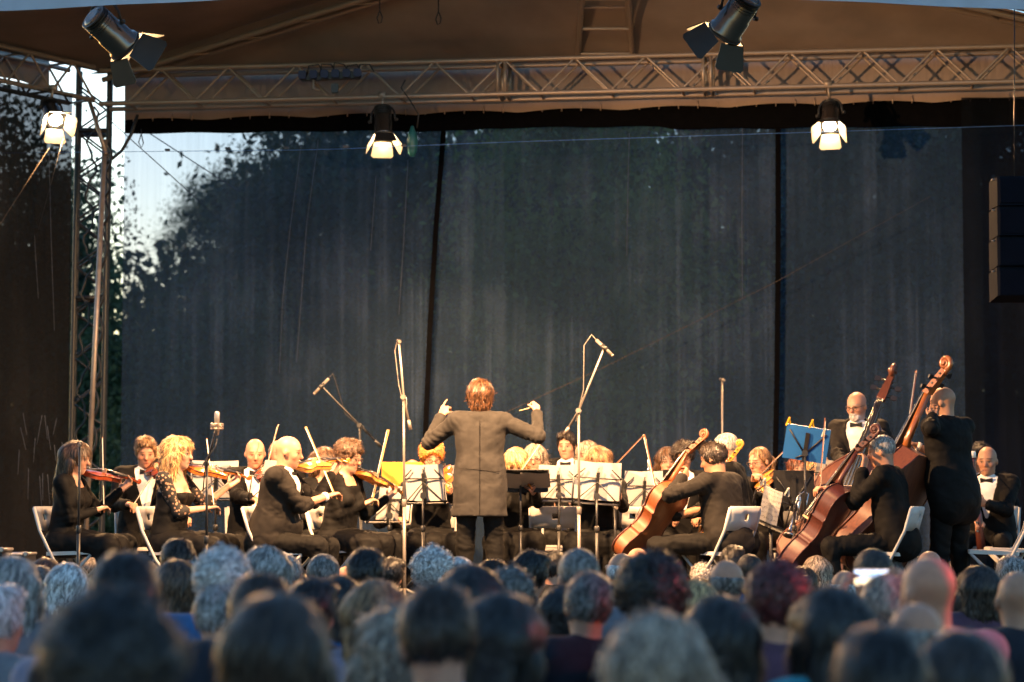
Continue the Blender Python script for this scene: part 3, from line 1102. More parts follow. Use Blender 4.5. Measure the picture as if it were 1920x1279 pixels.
# blue multi-socket and its cables on the rear truss
ms = empty('socket_box', rt(620) + UP * .27, 'blue multi-socket box tied to the rear truss', 'socket box')
M_bsock = mat('blue socket lid', (.008, .018, .07), .6)
P = at(620, 143, 23.3)
MB().box(P, (.58, .08, .07), Matrix.Rotation(RAD(-2), 3, 'Y'), bev=.01).build('case', M_dark, ms)
for k in range(6):
    MB().box(P + Vector((-.27 + k * .107, -.06, .0 + .004 * k)), (.075, .07, .08), bev=.012).build('socket', M_bsock, ms)
for k in range(5):
    x0 = 575 + k * 24
    MB().tube([at(x0, 142, 23.25), at(x0 + 4, 124 - 3 * (k % 3), 23.25), at(x0 + 22, 121, 23.25), at(x0 + 30, 134, 23.3)], .008, 5).build('cable', M_cable, ms)
MB().tube([at(588, 150, 23.2), at(586, 166, 23.2), at(600, 170, 23.2)], .014, 6).build('plug', M_steel, ms)
MB().box(at(628, 166, 23.2), (.07, .06, .09), bev=.012).build('plug', M_dark, ms)
tc = [at(x, y, 23.2) for x, y in ((760, 150), (752, 165), (770, 190), (785, 215), (782, 240))]
tag(MB().tube(tc, .008, 6).build('hanging_cable', M_cable, None, tc[0]), 'black cable hanging from the truss to the teal tag', 'cable')
tg = MB().lathe(at(773, 294, 23.2), UP, [(0, .02), (.05, .045), (.16, .055), (.22, .04), (.30, .012)], 12)
tag(tg.build('teal_tag', mat('teal plastic', (.01, .10, .11), .5), None, at(773, 294, 23.2)), 'teal spindle-shaped tag hanging beside the lamp', 'tag')

# hung speaker stack at the dark side
sp = empty('speaker_stack', at(1898, 565, 17.0), 'dark speaker stack hung at the edge of the stage', 'speaker')
M_spk = mat('dark blue-black speaker cabinet', (.004, .006, .012), .9, spec=.1, bmp=.1, bscale=90)
for k in range(4):
    c = at(1902, 363 + 57 * k, 17.0 + .02 * k)
    cb = MB().box(c, (.30, .32, .205), Matrix.Rotation(RAD(-1.5 * k), 3, 'X'), bev=.015).build('cabinet', M_spk, sp)
    sub('grille', MB().box(c + Vector((0, -.165, 0)), (.27, .012, .17), bev=.01), mat('speaker grille', (.003, .004, .009), .9, spec=.1, bmp=.4, bscale=400), cb, sp)
    sub('rigging_pin', MB().tube([c + Vector((-.155, -.1, .085)), c + Vector((-.18, -.1, .085))], .007, 6), M_steel, cb, sp)
MB().tube([at(1902, 335, 17.), at(1902, -40, 17.)], .004, 6).build('hoist_chain', M_dark, sp)

# equipment cases by the side scrim
M_case = mat('black equipment case', (.02, .02, .022), .5)
M_alu = mat('aluminium case edge', (.5, .46, .44), .35, .8)
def case(px, py, Y, sx, sz, label, sy=.4):
    B = at(px, py, Y); B.z = STAGE if py > 1050 else at(px, py, Y).z
    t = empty('flight_case', B, label, 'case')
    c = B + UP * sz / 2
    MB().box(c, (sx, sy, sz), bev=.01).build('panel', M_case, t)
    for a in (-1, 1):
        for z in (-1, 1):
            MB().tube([c + Vector((-sx / 2, a * sy / 2, z * sz / 2)), c + Vector((sx / 2, a * sy / 2, z * sz / 2))], .012, 6).build('edge', M_alu, t)
            MB().tube([c + Vector((a * sx / 2, -sy / 2, z * sz / 2)), c + Vector((a * sx / 2, sy / 2, z * sz / 2))], .012, 6).build('edge', M_alu, t)
            MB().lathe(c + Vector((a * sx / 2, -sy / 2 - .012, z * sz / 2)), V3(0, -1, 0), [(-.02, .022), (.0, .024), (.012, .014)], 10).build('corner', M_alu, t)
    MB().box(c + Vector((0, -sy / 2 - .008, 0)), (.09, .012, .05), bev=.01).build('latch', M_alu, t)
    return t
_fc = case(-6, 1075, 19.3, .16, .46, 'tall pale-edged flight case at the edge of the stage')
_fc = case(32, 1075, 19.6, .22, .42, 'flight case with bright metal corners by the side scrim')
_fc = case(62, 1080, 19.0, .34, .24, 'low black flight case in front of the brighter case')
_fc = case(84, 1080, 18.8, .22, .19, 'lowest black flight case nearest the first chair')

# ================================================================== INSTRUMENTS
OUT = [(0, 0), (.006, .030), (.02, .055), (.05, .081), (.10, .098), (.17, .1035), (.25, .096), (.33, .080), (.375, .070), (.385, .0755), (.40, .066), (.45, .057), (.51, .0545),
       (.57, .058), (.615, .066), (.63, .0735), (.645, .066), (.70, .074), (.78, .0825), (.86, .0815), (.92, .070), (.96, .052), (.985, .030), (1., .012)]
OUT_BASS = [(0, 0), (.006, .030), (.02, .055), (.05, .080), (.10, .097), (.17, .1035), (.25, .098), (.33, .082), (.40, .068), (.46, .062), (.53, .062),
            (.60, .068), (.68, .073), (.75, .071), (.82, .060), (.88, .046), (.94, .030), (1., .016)]
def fiddle_meshes(kind):
    """string instrument, lying along +X from the bottom of the body, belly facing +Z, body length 1"""
    bass = kind == 'bass'; cello = kind == 'cello'
    out = [(t, w / .355) for t, w in (OUT_BASS if bass else OUT)]
    wk = 1.12 if cello else (1.18 if bass else 1.)
    th = .088 if kind == 'violin' else (.155 if cello else .185)
    arch = .045 if kind == 'violin' else .035
    parts = {}
    rows = 9
    ts = [o[0] for o in out]; ws = [o[1] * wk for o in out]
    b = MB()
    def plate(z, sgn):
        vs = []
        for t, w in zip(ts, ws):
            for j in range(rows):
                u = -1 + 2 * j / (rows - 1)
                prof = (1 - u * u) ** .8 if abs(u) < 1 else 0
                vs.append((t, u * w, z + sgn * arch * prof * min(1, math.sin(math.pi * min(max(t, 0), 1)) * 1.3 + .0)))
        n = len(ts); fs = []
        for i in range(n - 1):
            for j in range(rows - 1):
                f = (i * rows + j, (i + 1) * rows + j, (i + 1) * rows + j + 1, i * rows + j + 1)
                fs.append(f if sgn > 0 else f[::-1])
        b.add(vs, fs, True)
    plate(th / 2, 1); plate(-th / 2, -1)
    # ribs
    n = len(ts)
    for sgn in (-1, 1):
        vs = []
        for t, w in zip(ts, ws):
            vs += [(t, sgn * w * .97, -th / 2), (t, sgn * w * .97, th / 2)]
        fs = [((2 * i, 2 * i + 1, 2 * i + 3, 2 * i + 2) if sgn > 0 else (2 * i, 2 * i + 2, 2 * i + 3, 2 * i + 1)) for i in range(n - 1)]
        b.add(vs, fs, True)
    w = ws[-1]
    b.add([(1, -w, -th / 2), (1, w, -th / 2), (1, w, th / 2), (1, -w, th / 2)], [(0, 1, 2, 3)])
    parts['body'] = b
    e = MB()        # purfled edge
    for z in (th / 2, -th / 2):
        for sgn in (-1, 1):
            e.tube([(t, sgn * w_, z) for t, w_ in zip(ts, ws)], .008, 5)
    parts['edge'] = e
    nl = .37 if kind == 'violin' else (.36 if cello else .42)
    zf = th / 2 + .035
    parts['neck'] = MB().tube([(.97, 0, th / 2 - .01), (1.05, 0, zf - .018), (1 + nl, 0, zf - .006)], [.05 if not bass else .035, .03, .026], 10, flat=1.)
    fb = MB()
    fb.add([(.78, -.058, zf + .045), (.78, .058, zf + .045), (.78, .045, zf + .066), (.78, -.045, zf + .066),
            (1 + nl, -.034, zf + .012), (1 + nl, .034, zf + .012), (1 + nl, .026, zf + .026), (1 + nl, -.026, zf + .026)],
           [(3, 2, 1, 0), (4, 5, 6, 7), (0, 1, 5, 4), (1, 2, 6, 5), (2, 3, 7, 6), (3, 0, 4, 7)])
    if not bass:
        parts['fingerboard'] = fb
    else:
        fb2 = MB()
        fb2.add([(v_[0] - (.1 if v_[0] < .9 else 0), v_[1] * .8, v_[2]) for v_ in fb.v], fb.f); parts['fingerboard'] = fb2
    # pegbox and scroll
    x0 = 1 + nl
    pb_ = MB()
    pb_.add([(x0, -.033, zf - .03), (x0, .033, zf - .03), (x0, .033, zf + .024), (x0, -.033, zf + .024),
             (x0 + .22, -.02, zf - .09), (x0 + .22, .02, zf - .09), (x0 + .22, .02, zf - .04), (x0 + .22, -.02, zf - .04)],
            [(3, 2, 1, 0), (4, 5, 6, 7), (0, 1, 5, 4), (1, 2, 6, 5), (2, 3, 7, 6), (3, 0, 4, 7)])
    parts['pegbox'] = pb_
    sp_ = []; rs = []
    cx, cz = x0 + .262, zf - .042
    for k in range(34):
        a = -2.5 + k * .36
        rr = .052 * (1 - k / 40)
        sp_.append((cx + rr * math.cos(a), 0, cz + rr * math.sin(a))); rs.append(.022 * (1 - .6 * k / 34))
    sc_ = MB()
    sc_.tube(sp_, rs, 8)
    sc_.tube([(q[0], .018 * (k / 33), q[2]) for k, q in enumerate(sp_)], [r_ * .85 for r_ in rs], 6)
    sc_.tube([(q[0], -.018 * (k / 33), q[2]) for k, q in enumerate(sp_)], [r_ * .85 for r_ in rs], 6)
    sc_.tube([(cx, -.034, cz), (cx, .034, cz)], .014, 8)
    sc_.tube([(x0 + .2, 0, zf - .068), (cx - .03, 0, cz - .045)], [.024, .022], 8)
    parts['scroll'] = sc_
    pg = []
    for k in range(4):
        sgn = 1 if k % 2 else -1
        xx = x0 + .045 + k * .045; zz = zf - .01 - k * .014
        q = MB().tube([(xx, -sgn * .035, zz), (xx, sgn * .06, zz)], .009, 6)
        q.box((xx, sgn * .085, zz), (.035, .045, .012), bev=.006)
        pg.append(q)
    parts['peg'] = pg
    parts['bridge'] = MB().add([(.545, -.062, th / 2 + .03), (.545, .062, th / 2 + .03), (.548, .05, th / 2 + .125), (.548, .0, th / 2 + .145), (.548, -.05, th / 2 + .125),
                                (.56, -.062, th / 2 + .03), (.56, .062, th / 2 + .03), (.557, .05, th / 2 + .125), (.557, .0, th / 2 + .145), (.557, -.05, th / 2 + .125)],
                               [(0, 1, 2, 3, 4), (9, 8, 7, 6, 5), (1, 6, 7, 2), (2, 7, 8, 3), (3, 8, 9, 4), (4, 9, 5, 0)])
    parts['tailpiece'] = MB().add([(.06, -.03, th / 2 + .055), (.06, .03, th / 2 + .055), (.36, .05, th / 2 + .09), (.36, -.05, th / 2 + .09),
                                   (.06, -.02, th / 2 + .075), (.06, .02, th / 2 + .075), (.36, .03, th / 2 + .11), (.36, -.03, th / 2 + .11)],
                                  [(3, 2, 1, 0), (4, 5, 6, 7), (0, 1, 5, 4), (1, 2, 6, 5), (2, 3, 7, 6), (3, 0, 4, 7)])
    st = []
    for k in range(4):
        y = -.034 + k * .0227
        st.append(MB().tube([(.36, y * .8, th / 2 + .112), (.552, y * 1.2, th / 2 + .142 - abs(y) * .5), (1 + nl, y * .6, zf + .032)], .0042 if kind == 'violin' else .0028, 4))
    parts['string'] = st
    fh = []
    for sgn in (-1, 1):
        pts_ = [(.46, sgn * .13, 0), (.49, sgn * .145, 0), (.53, sgn * .125, 0), (.58, sgn * .10, 0), (.62, sgn * .085, 0), (.65, sgn * .10, 0)]
        fh.append(MB().tube([(p_[0], p_[1] * .93, th / 2 + arch * .72 * (1 - (p_[1] / .2) ** 2 * .6)) for p_ in pts_], .011, 5))
    parts['sound_hole'] = fh
    if kind == 'violin':
        parts['chin_rest'] = MB().lathe((.09, .1, th / 2 + .05), (0, 0, 1), [(0, .09), (.025, .1), (.04, .085), (.03, .04), (.028, .001)], 14)
    else:
        parts['endpin'] = MB().tube([(.0, 0, 0), (-.16, 0, 0)], .012, 6)
    return parts
FM = {}
for kd in ('violin', 'cello', 'bass'):
    FM[kd] = {}
    for nm, b in fiddle_meshes(kd).items():
        FM[kd][nm] = [q.mesh(nm) for q in b] if isinstance(b, list) else [b.mesh(nm)]
FL = {'violin': 1.68, 'cello': 1.68, 'bass': 1.74}      # whole length over body length

def varnish(name, c1, c2, rough=.22):
    if name in _MC: return _MC[name]
    m, nt, bs, out = new_mat(name)
    v = obj_vec(nt, (2, 26, 26))
    w = noise_fac(nt, 3, 4, v)
    nt.links.new(ramp(nt, w, [(.3, c1), (.7, c2)]), bs.inputs['Base Color'])
    bs.inputs['Roughness'].default_value = rough
    bs.inputs['Coat Weight'].default_value = .15
    bs.inputs['Coat Roughness'].default_value = .12
    _MC[name] = m
    return m
VAR = {'red': varnish('red-brown varnish', (.22, .032, .012), (.36, .07, .02)),
       'orange': varnish('orange varnish', (.30, .08, .013), (.46, .155, .025)), 'amber': varnish('amber brown varnish', (.12, .030, .007), (.22, .060, .012), .5), 'umber': varnish('umber varnish', (.085, .024, .012), (.15, .044, .019), .48),
       'honey': varnish('honey varnish', (.48, .19, .03), (.62, .30, .06)),
       'dark': varnish('dark red varnish', (.055, .013, .009), (.10, .023, .013), .42),
       'brown': varnish('brown varnish', (.20, .06, .018), (.34, .115, .03), .2)}
M_ebony = mat('ebony', (.015, .012, .011), .3)
M_maple = mat('pale maple', (.55, .38, .2), .5)
M_wire = mat('steel string', (.6, .58, .55), .25, 1.)

def fiddle(kind, P0, P1, nrm, var, label, neckvar=None):
    """P0 bottom of the body, P1 scroll tip, nrm the way the belly faces"""
    a = (P1 - P0); L = a.length; a.normalize()
    z = (nrm - a * nrm.dot(a)).normalized(); y = z.cross(a)
    o = empty({'violin': 'violin', 'cello': 'cello', 'bass': 'double_bass'}[kind], P0, label, {'violin': 'violin', 'cello': 'cello', 'bass': 'double bass'}[kind],
              {'violin': 'violins and violas', 'cello': 'cellos', 'bass': 'double basses'}[kind])
    o.rotation_mode = 'QUATERNION'
    o.rotation_quaternion = Matrix((a, y, z)).transposed().to_quaternion()
    s_ = L / FL[kind]
    o.scale = (s_, s_, s_)
    ms_ = {'body': VAR[var], 'edge': VAR['dark'], 'neck': VAR[neckvar or var], 'pegbox': VAR[neckvar or var], 'scroll': VAR[neckvar or var], 'fingerboard': M_ebony, 'tailpiece': M_ebony,
           'peg': M_ebony, 'bridge': M_maple, 'string': M_wire, 'sound_hole': M_ebony, 'chin_rest': M_ebony, 'endpin': M_wire}
    body = None
    for nm, lst in FM[kind].items():
        for me in lst:
            par = o
            if nm in ('edge', 'sound_hole'): par = body
            if nm == 'scroll' : par = o
            q = link_mesh(nm, me, ms_[nm], par)
            if nm == 'body': body = q
    return o

M_bowstick = varnish('bow stick wood', (.18, .06, .02), (.28, .1, .035), .3)
M_bowpale = varnish('pale bow stick wood', (.45, .24, .09), (.55, .32, .13), .3)
M_bowhair = mat('horse hair', (.75, .68, .55), .5)
_bs = MB().tube([(0, 0, 0), (.3, 0, -.004), (.62, 0, .0), (.735, 0, .004)], [.0048, .0046, .0042, .0036], 6).mesh('stick')
_bh = MB().box((.385, 0, -.017), (.68, .006, .0025)).mesh('hair_ribbon')
_bf = MB().box((.05, 0, -.011), (.045, .010, .017), bev=.003).mesh('frog')
_bt = MB().add([(.715, -.004, .004), (.715, .004, .004), (.742, .004, .004), (.742, -.004, .004), (.722, -.004, -.019), (.722, .004, -.019), (.732, .004, -.019), (.732, -.004, -.019)],
               [(3, 2, 1, 0), (4, 5, 6, 7), (0, 1, 5, 4), (1, 2, 6, 5), (2, 3, 7, 6), (3, 0, 4, 7)]).mesh('bow_head')
def bow(P0, P1, toward, label, pale=False, fat=.92):
    a = (P1 - P0); L = a.length; a.normalize()
    z = (-toward); z = (z - a * z.dot(a)).normalized(); y = z.cross(a)
    o = empty('bow', P0, label, 'bow', 'bows of the string players')
    o.rotation_mode = 'QUATERNION'
    o.rotation_quaternion = Matrix((a, y, z)).transposed().to_quaternion()
    k = L / .742
    o.scale = (k, fat, fat)
    m = M_bowpale if pale else M_bowstick
    link_mesh('stick', _bs, m, o); link_mesh('hair_ribbon', _bh, M_bowhair, o); link_mesh('frog', _bf, M_ebony, o); link_mesh('bow_head', _bt, m, o)
    return o

# ================================================================== FURNITURE
M_white = mat('white painted steel', (.42, .40, .39), .45, var=.08)
M_seatw = mat('white plastic seat', (.50, .47, .45), .5, var=.06)
def chair_proto():
    """folding chair, sitter faces -Y; origin on the floor under the seat"""
    p = {}
    bk = MB()       # back panel, with the square hand hole
    cy, z0, z1 = .235, .62, .80
    def pt(x, z): return Vector((x, cy + (z - .62) * .28 - .03 * (1 - (x / .21) ** 2) * -1, z))
    xs = [-.205, -.15, -.09, -.03, .03, .09, .15, .205]; zs = [z0, .695, .745, z1]
    vs = [pt(x, z) for z in zs for x in xs]; fs = []
    for j in range(3):
        for i in range(7):
            if j == 1 and i == 3: continue
            fs.append((j * 8 + i, j * 8 + i + 1, (j + 1) * 8 + i + 1, (j + 1) * 8 + i))
    bk.add(vs, fs, True)
    p['backrest'] = bk
    st = MB().box((0, .0, .45), (.40, .38, .028), Matrix.Rotation(RAD(-2), 3, 'X'), bev=.03)
    p['seat'] = st
    for s_ in (-1, 1):
        p.setdefault('leg', []).append(MB().tube([(s_ * .215, .285, .79), (s_ * .215, .235, .62), (s_ * .215, .12, .40), (s_ * .215, -.20, .0)], .0125, 8))
        p['leg'].append(MB().tube([(s_ * .19, -.17, .44), (s_ * .19, .26, .0)], .0115, 8))
    p['crossbar'] = [MB().tube([(-.215, -.15, .07), (.215, -.15, .07)], .008, 6), MB().tube([(-.19, .2, .06), (.19, .2, .06)], .008, 6)]
    return p
CH = {k: ([q.mesh(k) for q in v_] if isinstance(v_, list) else [v_.mesh(k)]) for k, v_ in chair_proto().items()}
def chair(P, yaw, label):
    """yaw as for people: 0 faces the audience"""
    o = empty('folding_chair', P, label, 'chair', 'white folding chairs of the orchestra')
    o.rotation_euler = (0, 0, RAD(yaw))
    for k, lst in CH.items():
        for me in lst:
            q = link_mesh(k, me, M_seatw if k in ('seat', 'backrest') else M_white, o)
            if k == 'backrest' and 'thick' not in q.modifiers:
                md = q.modifiers.new('thick', 'SOLIDIFY'); md.thickness = .018; md.offset = 0
    return o

def paper_mat():
    m, nt, bs, out = new_mat('sheet music paper')
    v = obj_vec(nt)
    sx = N(nt, 'ShaderNodeSeparateXYZ'); nt.links.new(v, sx.inputs[0])
    def mm(op, a, b):
        n = N(nt, 'ShaderNodeMath', operation=op)
        for i, q in enumerate((a, b)):
            if isinstance(q, (int, float)): n.inputs[i].default_value = q
            else: nt.links.new(q, n.inputs[i])
        return n.outputs[0]
    stave = mm('LESS_THAN', mm('FRACT', mm('MULTIPLY', sx.outputs[2], 24), 0), .45)
    ln = noise_fac(nt, 160, 3, v)
    note = mm('GREATER_THAN', ln, .55)
    edge = mm('LESS_THAN', mm('ABSOLUTE', sx.outputs[0], 0), .2)
    f = mm('MULTIPLY', mm('MULTIPLY', stave, note), edge)
    mx = N(nt, 'ShaderNodeMix', data_type='RGBA')
    nt.links.new(f, mx.inputs[0])
    mx.inputs[6].default_value = (.78, .75, .70, 1); mx.inputs[7].default_value = (.30, .28, .26, 1)
    nt.links.new(mx.outputs[2], bs.inputs['Base Color'])
    bs.inputs['Roughness'].default_value = .8
    tl = N(nt, 'ShaderNodeBsdfTranslucent'); nt.links.new(mx.outputs[2], tl.inputs[0])
    ms_ = N(nt, 'ShaderNodeMixShader'); ms_.inputs[0].default_value = .35
    nt.links.new(bs.outputs[0], ms_.inputs[1]); nt.links.new(tl.outputs[0], ms_.inputs[2])
    nt.links.new(ms_.outputs[0], out.inputs[0])
    return m
M_paper = paper_mat()
M_blank = mat('blank back of music paper', (.44, .43, .43), .8, var=.05)
M_peg = mat('yellow plastic peg', (.75, .42, .02), .45)
M_pegw = mat('white plastic peg', (.7, .7, .6), .45)
M_blue = mat('blue plastic desk', (.02, .12, .38), .4, var=.1)
M_amber = mat('amber folder', (.62, .34, .04), .55)

def stand(px, py, Y, yaw, tilt, w, h, label, desk='wire', paper=1, roll=0., over=.02, pegs=(), printed=False):
    """music stand; (px,py) is the centre of its desk; yaw as for the reader's gaze reversed: 0 = desk faces away from the audience's view (back towards us)"""
    C = at(px, py, Y)
    B = Vector((C.x, C.y + (.0), STAGE))
    t = empty('music_stand', B, label, 'music stand', 'music stands of the orchestra')
    Mz = Matrix.Rotation(RAD(yaw), 3, 'Z') @ Matrix.Rotation(RAD(roll), 3, 'Y') @ Matrix.Rotation(RAD(tilt), 3, 'X')
    def L(x, y, z): return C + Mz @ Vector((x, y, z))       # desk plane x,z ; -y is its back
    if desk == 'wire':
        f = MB()
        for p, q in (((-w / 2, -h / 2), (w / 2, -h / 2)), ((-w / 2, h * .22), (w / 2, h * .22)), ((-w / 2, h * .22), (-w * .28, h * .48)), ((w / 2, h * .22), (w * .28, h * .48)),
                     ((-w / 2, -h / 2), (-w / 2, h * .22)), ((w / 2, -h / 2), (w / 2, h * .22)), ((0, -h / 2), (0, h / 2))):
            f.tube([L(p[0], 0, p[1]), L(q[0], 0, q[1])], .0055, 5)
        f.tube([L(-w / 2, -.002, -h / 2), L(0, -.008, h * .12), L(w / 2, -.002, -h / 2)], .005, 5)
        f.box(L(0, 0, -.02), (.025, .02, h * .9), Mz)
        f.build('desk_frame', M_dark, t)
        MB().box(L(0, .03, -h / 2 - .004), (w, .055, .006), Mz).build('ledge', M_dark, t)
    else:
        m = {'black': M_dark, 'blue': M_blue, 'amber': M_amber}[desk]
        MB().box(L(0, 0, 0), (w, .006, h), Mz, bev=.012).build('desk_plate', m, t)
        MB().box(L(0, .03, -h / 2), (w, .055, .006), Mz).build('ledge', m, t)
        rb = MB()
        if desk != 'amber':
            rb.box(L(0, -.012, -.03), (.035, .014, h * .85), Mz)
            rb.tube([L(0, -.008, -h * .3), L(-w * .42, -.008, h * .35)], .007, 5); rb.tube([L(0, -.008, -h * .3), L(w * .42, -.008, h * .35)], .007, 5)
            rb.tube([L(0, -.008, -h * .3), L(-w * .2, -.008, -h * .45)], .006, 5)
            rb.build('rib', M_dark, t)
    for k in range(paper):
        pw = min(w * .52, .25); ph = min(h * 1.05, .31)
        xo = 0 if paper == 1 else (k - (paper - 1) / 2) * (pw + .004)
        xo += .012 * k * (-1) ** k
        Mp = Mz @ Matrix.Rotation(RAD(2.5 * (-1) ** k), 3, 'Y')
        me = MB()
        nn = 6
        vs = [(pw * (i / nn - .5), .006 * math.sin(i * .9 + k), ph * (j / 3 - .5)) for j in range(4) for i in range(nn + 1)]
        fs = [(j * (nn + 1) + i, j * (nn + 1) + i + 1, (j + 1) * (nn + 1) + i + 1, (j + 1) * (nn + 1) + i) for j in range(3) for i in range(nn)]
        me.add(vs, fs, True)
        o = link_mesh('sheet', me.mesh('sheet'), M_paper if printed else M_blank, t, L(xo, .016 + .004 * k, ph / 2 - h / 2 + over) - B)
        o.rotation_mode = 'QUATERNION'; o.rotation_quaternion = Mp.to_quaternion()
    for x, z, m in pegs:
        c = L(x, .0, z)
        q = MB().box(c + Mz @ Vector((-.008, -.006, .02)), (.012, .01, .075), Mz @ Matrix.Rotation(RAD(14), 3, 'Y'), bev=.003)
        q.box(c + Mz @ Vector((.010, .004, .02)), (.012, .01, .075), Mz @ Matrix.Rotation(RAD(-14), 3, 'Y'), bev=.003)
        q.build('clothes_peg', m, t)
    hub = L(0, -.03, -h * .25)
    s_ = MB().tube([hub, Vector((hub.x, hub.y, STAGE + .55))], .009, 8).tube([Vector((hub.x, hub.y, STAGE + .62)), Vector((hub.x, hub.y, STAGE + .10))], .0125, 8)
    s_.build('shaft', M_dark, t)
    MB().lathe(Vector((hub.x, hub.y, STAGE + .6)), UP, [(0, .016), (.01, .022), (.04, .022), (.05, .014)], 10).build('collar', M_dark, t)
    MB().box(hub + Vector((0, .01, 0)), (.045, .04, .05), bev=.01).build('bracket', M_dark, t)
    for k in range(3):
        a = 2 * math.pi * k / 3 + yaw
        e = Vector((math.cos(a), math.sin(a), 0))
        b_ = Vector((hub.x, hub.y, 0))
        MB().tube([b_ + UP * (STAGE + .30), b_ + e * .27 + UP * (STAGE + .012)], .009, 6).build('leg', M_dark, t)
    return t

M_micgrey = mat('pale grey microphone stand', (.20, .175, .155), .4, .4)
M_micsil = mat('champagne microphone', (.38, .31, .26), .3, .8)
def mic_stand(base_px, Y, pivot, tip, tail, label, m=None, head='pencil', cable=True):
    """straight shaft up to a pivot, boom from tail through the pivot to the tip"""
    m = m or M_dark
    Pv = at(*pivot, Y); B = Vector((at(base_px, 1000, Y).x, Y, STAGE))
    t = empty('microphone_stand', B, label, 'microphone stand', 'microphone stands on the stage')
    MB().tube([B + UP * .05, B.lerp(Pv, .5)], .0135, 8).tube([B.lerp(Pv, .45), Pv], .010, 8).build('shaft', m, t)
    MB().lathe(B.lerp(Pv, .5) - UP * .03, UP, [(0, .014), (.006, .02), (.05, .02), (.06, .014)], 10).build('collar', m, t)
    for k in range(3):
        a = 2 * math.pi * k / 3 + .6
        MB().tube([B + UP * .16, B + Vector((math.cos(a), math.sin(a), 0)) * .33 + UP * .012], .010, 6).build('leg', m, t)
    end = Pv
    if tip is not None:
        T = at(*tip); end = T
        Q = at(*tail) if tail else Pv
        MB().tube([Q, Pv, T], .0085, 8).build('boom', m, t)
        MB().lathe(Pv - rback * .02, rback, [(-.02, .02), (.02, .02), (.03, .012)], 10).build('clutch', m, t)
        if tail:
            MB().tube([Q, Q.lerp(Pv, .3)], .0135, 8).build('counterweight', m, t)
        d = (T - Pv).normalized()
    else:
        d = UP
    if head == 'pencil':
        hd = Vector((.55, -.25, -.55)).normalized() if tip is None or T.x > Pv.x else Vector((-.55, -.25, -.6)).normalized()
        if abs(d.z) > .97: hd = Vector((.1, -.9, -.1)).normalized()
        mp_ = MB().tube([end - hd * .09, end + hd * .085], .0135, 10).tube([end + hd * .085, end + hd * .10], .012, 10)
        mp_.build('microphone', M_micgrey, t)
        MB().lathe(end, hd, [(-.03, .016), (.03, .019)], 10).build('clip', M_dark, t)
        if cable:
            q = end - hd * .09
            up_ = Vector((0, 0, 1))
            pts = [q, q - hd * .05 + UP * .01, q - hd * .05 - d * .08 + Vector((-.03, 0, 0)), end - d * .35 + Vector((-.03, -.01, 0)), end - d * .62 + Vector((.012, -.012, 0)), Pv + Vector((.02, -.015, 0))]
            MB().tube(pts, .0045, 5).build('cable', m, t)
    elif head == 'studio':
        c = end + UP * .0
        b_ = MB().lathe(c, UP, [(-.085, .008), (-.08, .014), (-.04, .018), (-.03, .019), (.02, .019), (.03, .020), (.08, .020), (.092, .014), (.094, .002)], 16)
        b_.build('microphone', M_micsil, t)
        sm_ = MB()
        for z in (-.035, .0):
            q = [c + Vector((.046 * math.cos(a * .5236), .046 * math.sin(a * .5236), z)) for a in range(13)]
            sm_.tube(q, .005, 5)
        for a in range(6):
            v_ = Vector((math.cos(a * 1.047), math.sin(a * 1.047), 0))
            sm_.tube([c + v_ * .019 + UP * .0, c + v_ * .046 - UP * .035], .003, 4); sm_.tube([c + v_ * .046, c + v_ * .019 - UP * .035], .003, 4)
            sm_.tube([c + v_ * .046, c + v_ * .046 - UP * .035], .004, 4)
        sm_.build('shock_mount', M_micsil, t)
        MB().tube([c - UP * .11, c - UP * .17 + Vector((-.01, 0, 0)), c + Vector((-.08, 0, -.26)), c + Vector((-.10, 0, -.5))], .005, 5).build('cable', M_cable, t)
    return t

# ================================================================== PEOPLE
SKIN = {'fair': skin_mat('fair skin', (.46, .25, .165)), 'pink': skin_mat('ruddy skin', (.44, .215, .135), (.10, .07, .05)), 'tan': skin_mat('tanned skin', (.38, .195, .12)),
        'beard': skin_mat('fair skin with grey beard', (.45, .24, .16), (.3, .28, .26), beard=(.5, .47, .44)),
        'pale': skin_mat('pale skin', (.52, .30, .21), (.09, .06, .04), (.36, .08, .07))}
HAIR = {'brown': hair_mat('brown hair', (.07, .035, .017)), 'dark': hair_mat('dark brown hair', (.022, .014, .010), (.06, .035, .022)), 'black': hair_mat('black hair', (.010, .009, .009), (.03, .026, .024)),
        'blond': hair_mat('blond hair', (.46, .28, .12), (.72, .50, .26)), 'light': hair_mat('light brown hair', (.20, .11, .05), (.36, .22, .11)),
        'orange': hair_mat('copper hair', (.52, .19, .035), (.74, .36, .09)), 'grey': hair_mat('grey hair', (.26, .24, .23), (.48, .45, .42)),
        'white': hair_mat('white hair', (.52, .50, .50), (.75, .73, .72)), 'auburn': hair_mat('auburn hair', (.17, .05, .02), (.32, .11, .04)),
        'salt': hair_mat('salt and pepper hair', (.12, .11, .105), (.32, .30, .29)), 'winered': hair_mat('wine red hair', (.07, .012, .014), (.14, .03, .03)),
        'ash': hair_mat('ash blond hair', (.27, .21, .16), (.46, .38, .30)), 'chestnut': hair_mat('chestnut hair', (.06, .025, .010), (.16, .068, .027))}
M_suit = cloth('black evening suit', (.0060, .0056, .0056), .75, .0, .5, .12)
M_suit2 = cloth('charcoal brown suit', (.0145, .0125, .0112), .75, .0, .5, .15)
M_coat = cloth('grey-brown tail coat', (.0265, .0245, .0235), .75, .0, .35, .15)
M_trous = cloth('black trousers', (.0060, .0057, .0056), .75, .0, .6, .12)
M_shirt = cloth('white dress shirt', (.72, .70, .68), .7, 0, .25)
M_dress = cloth('black dress', (.0045, .0042, .0042), .7, .0, .5, .15)
M_shoe = mat('black leather', (.012, .011, .011), .3)
M_tie = mat('black satin', (.008, .008, .009), .35)
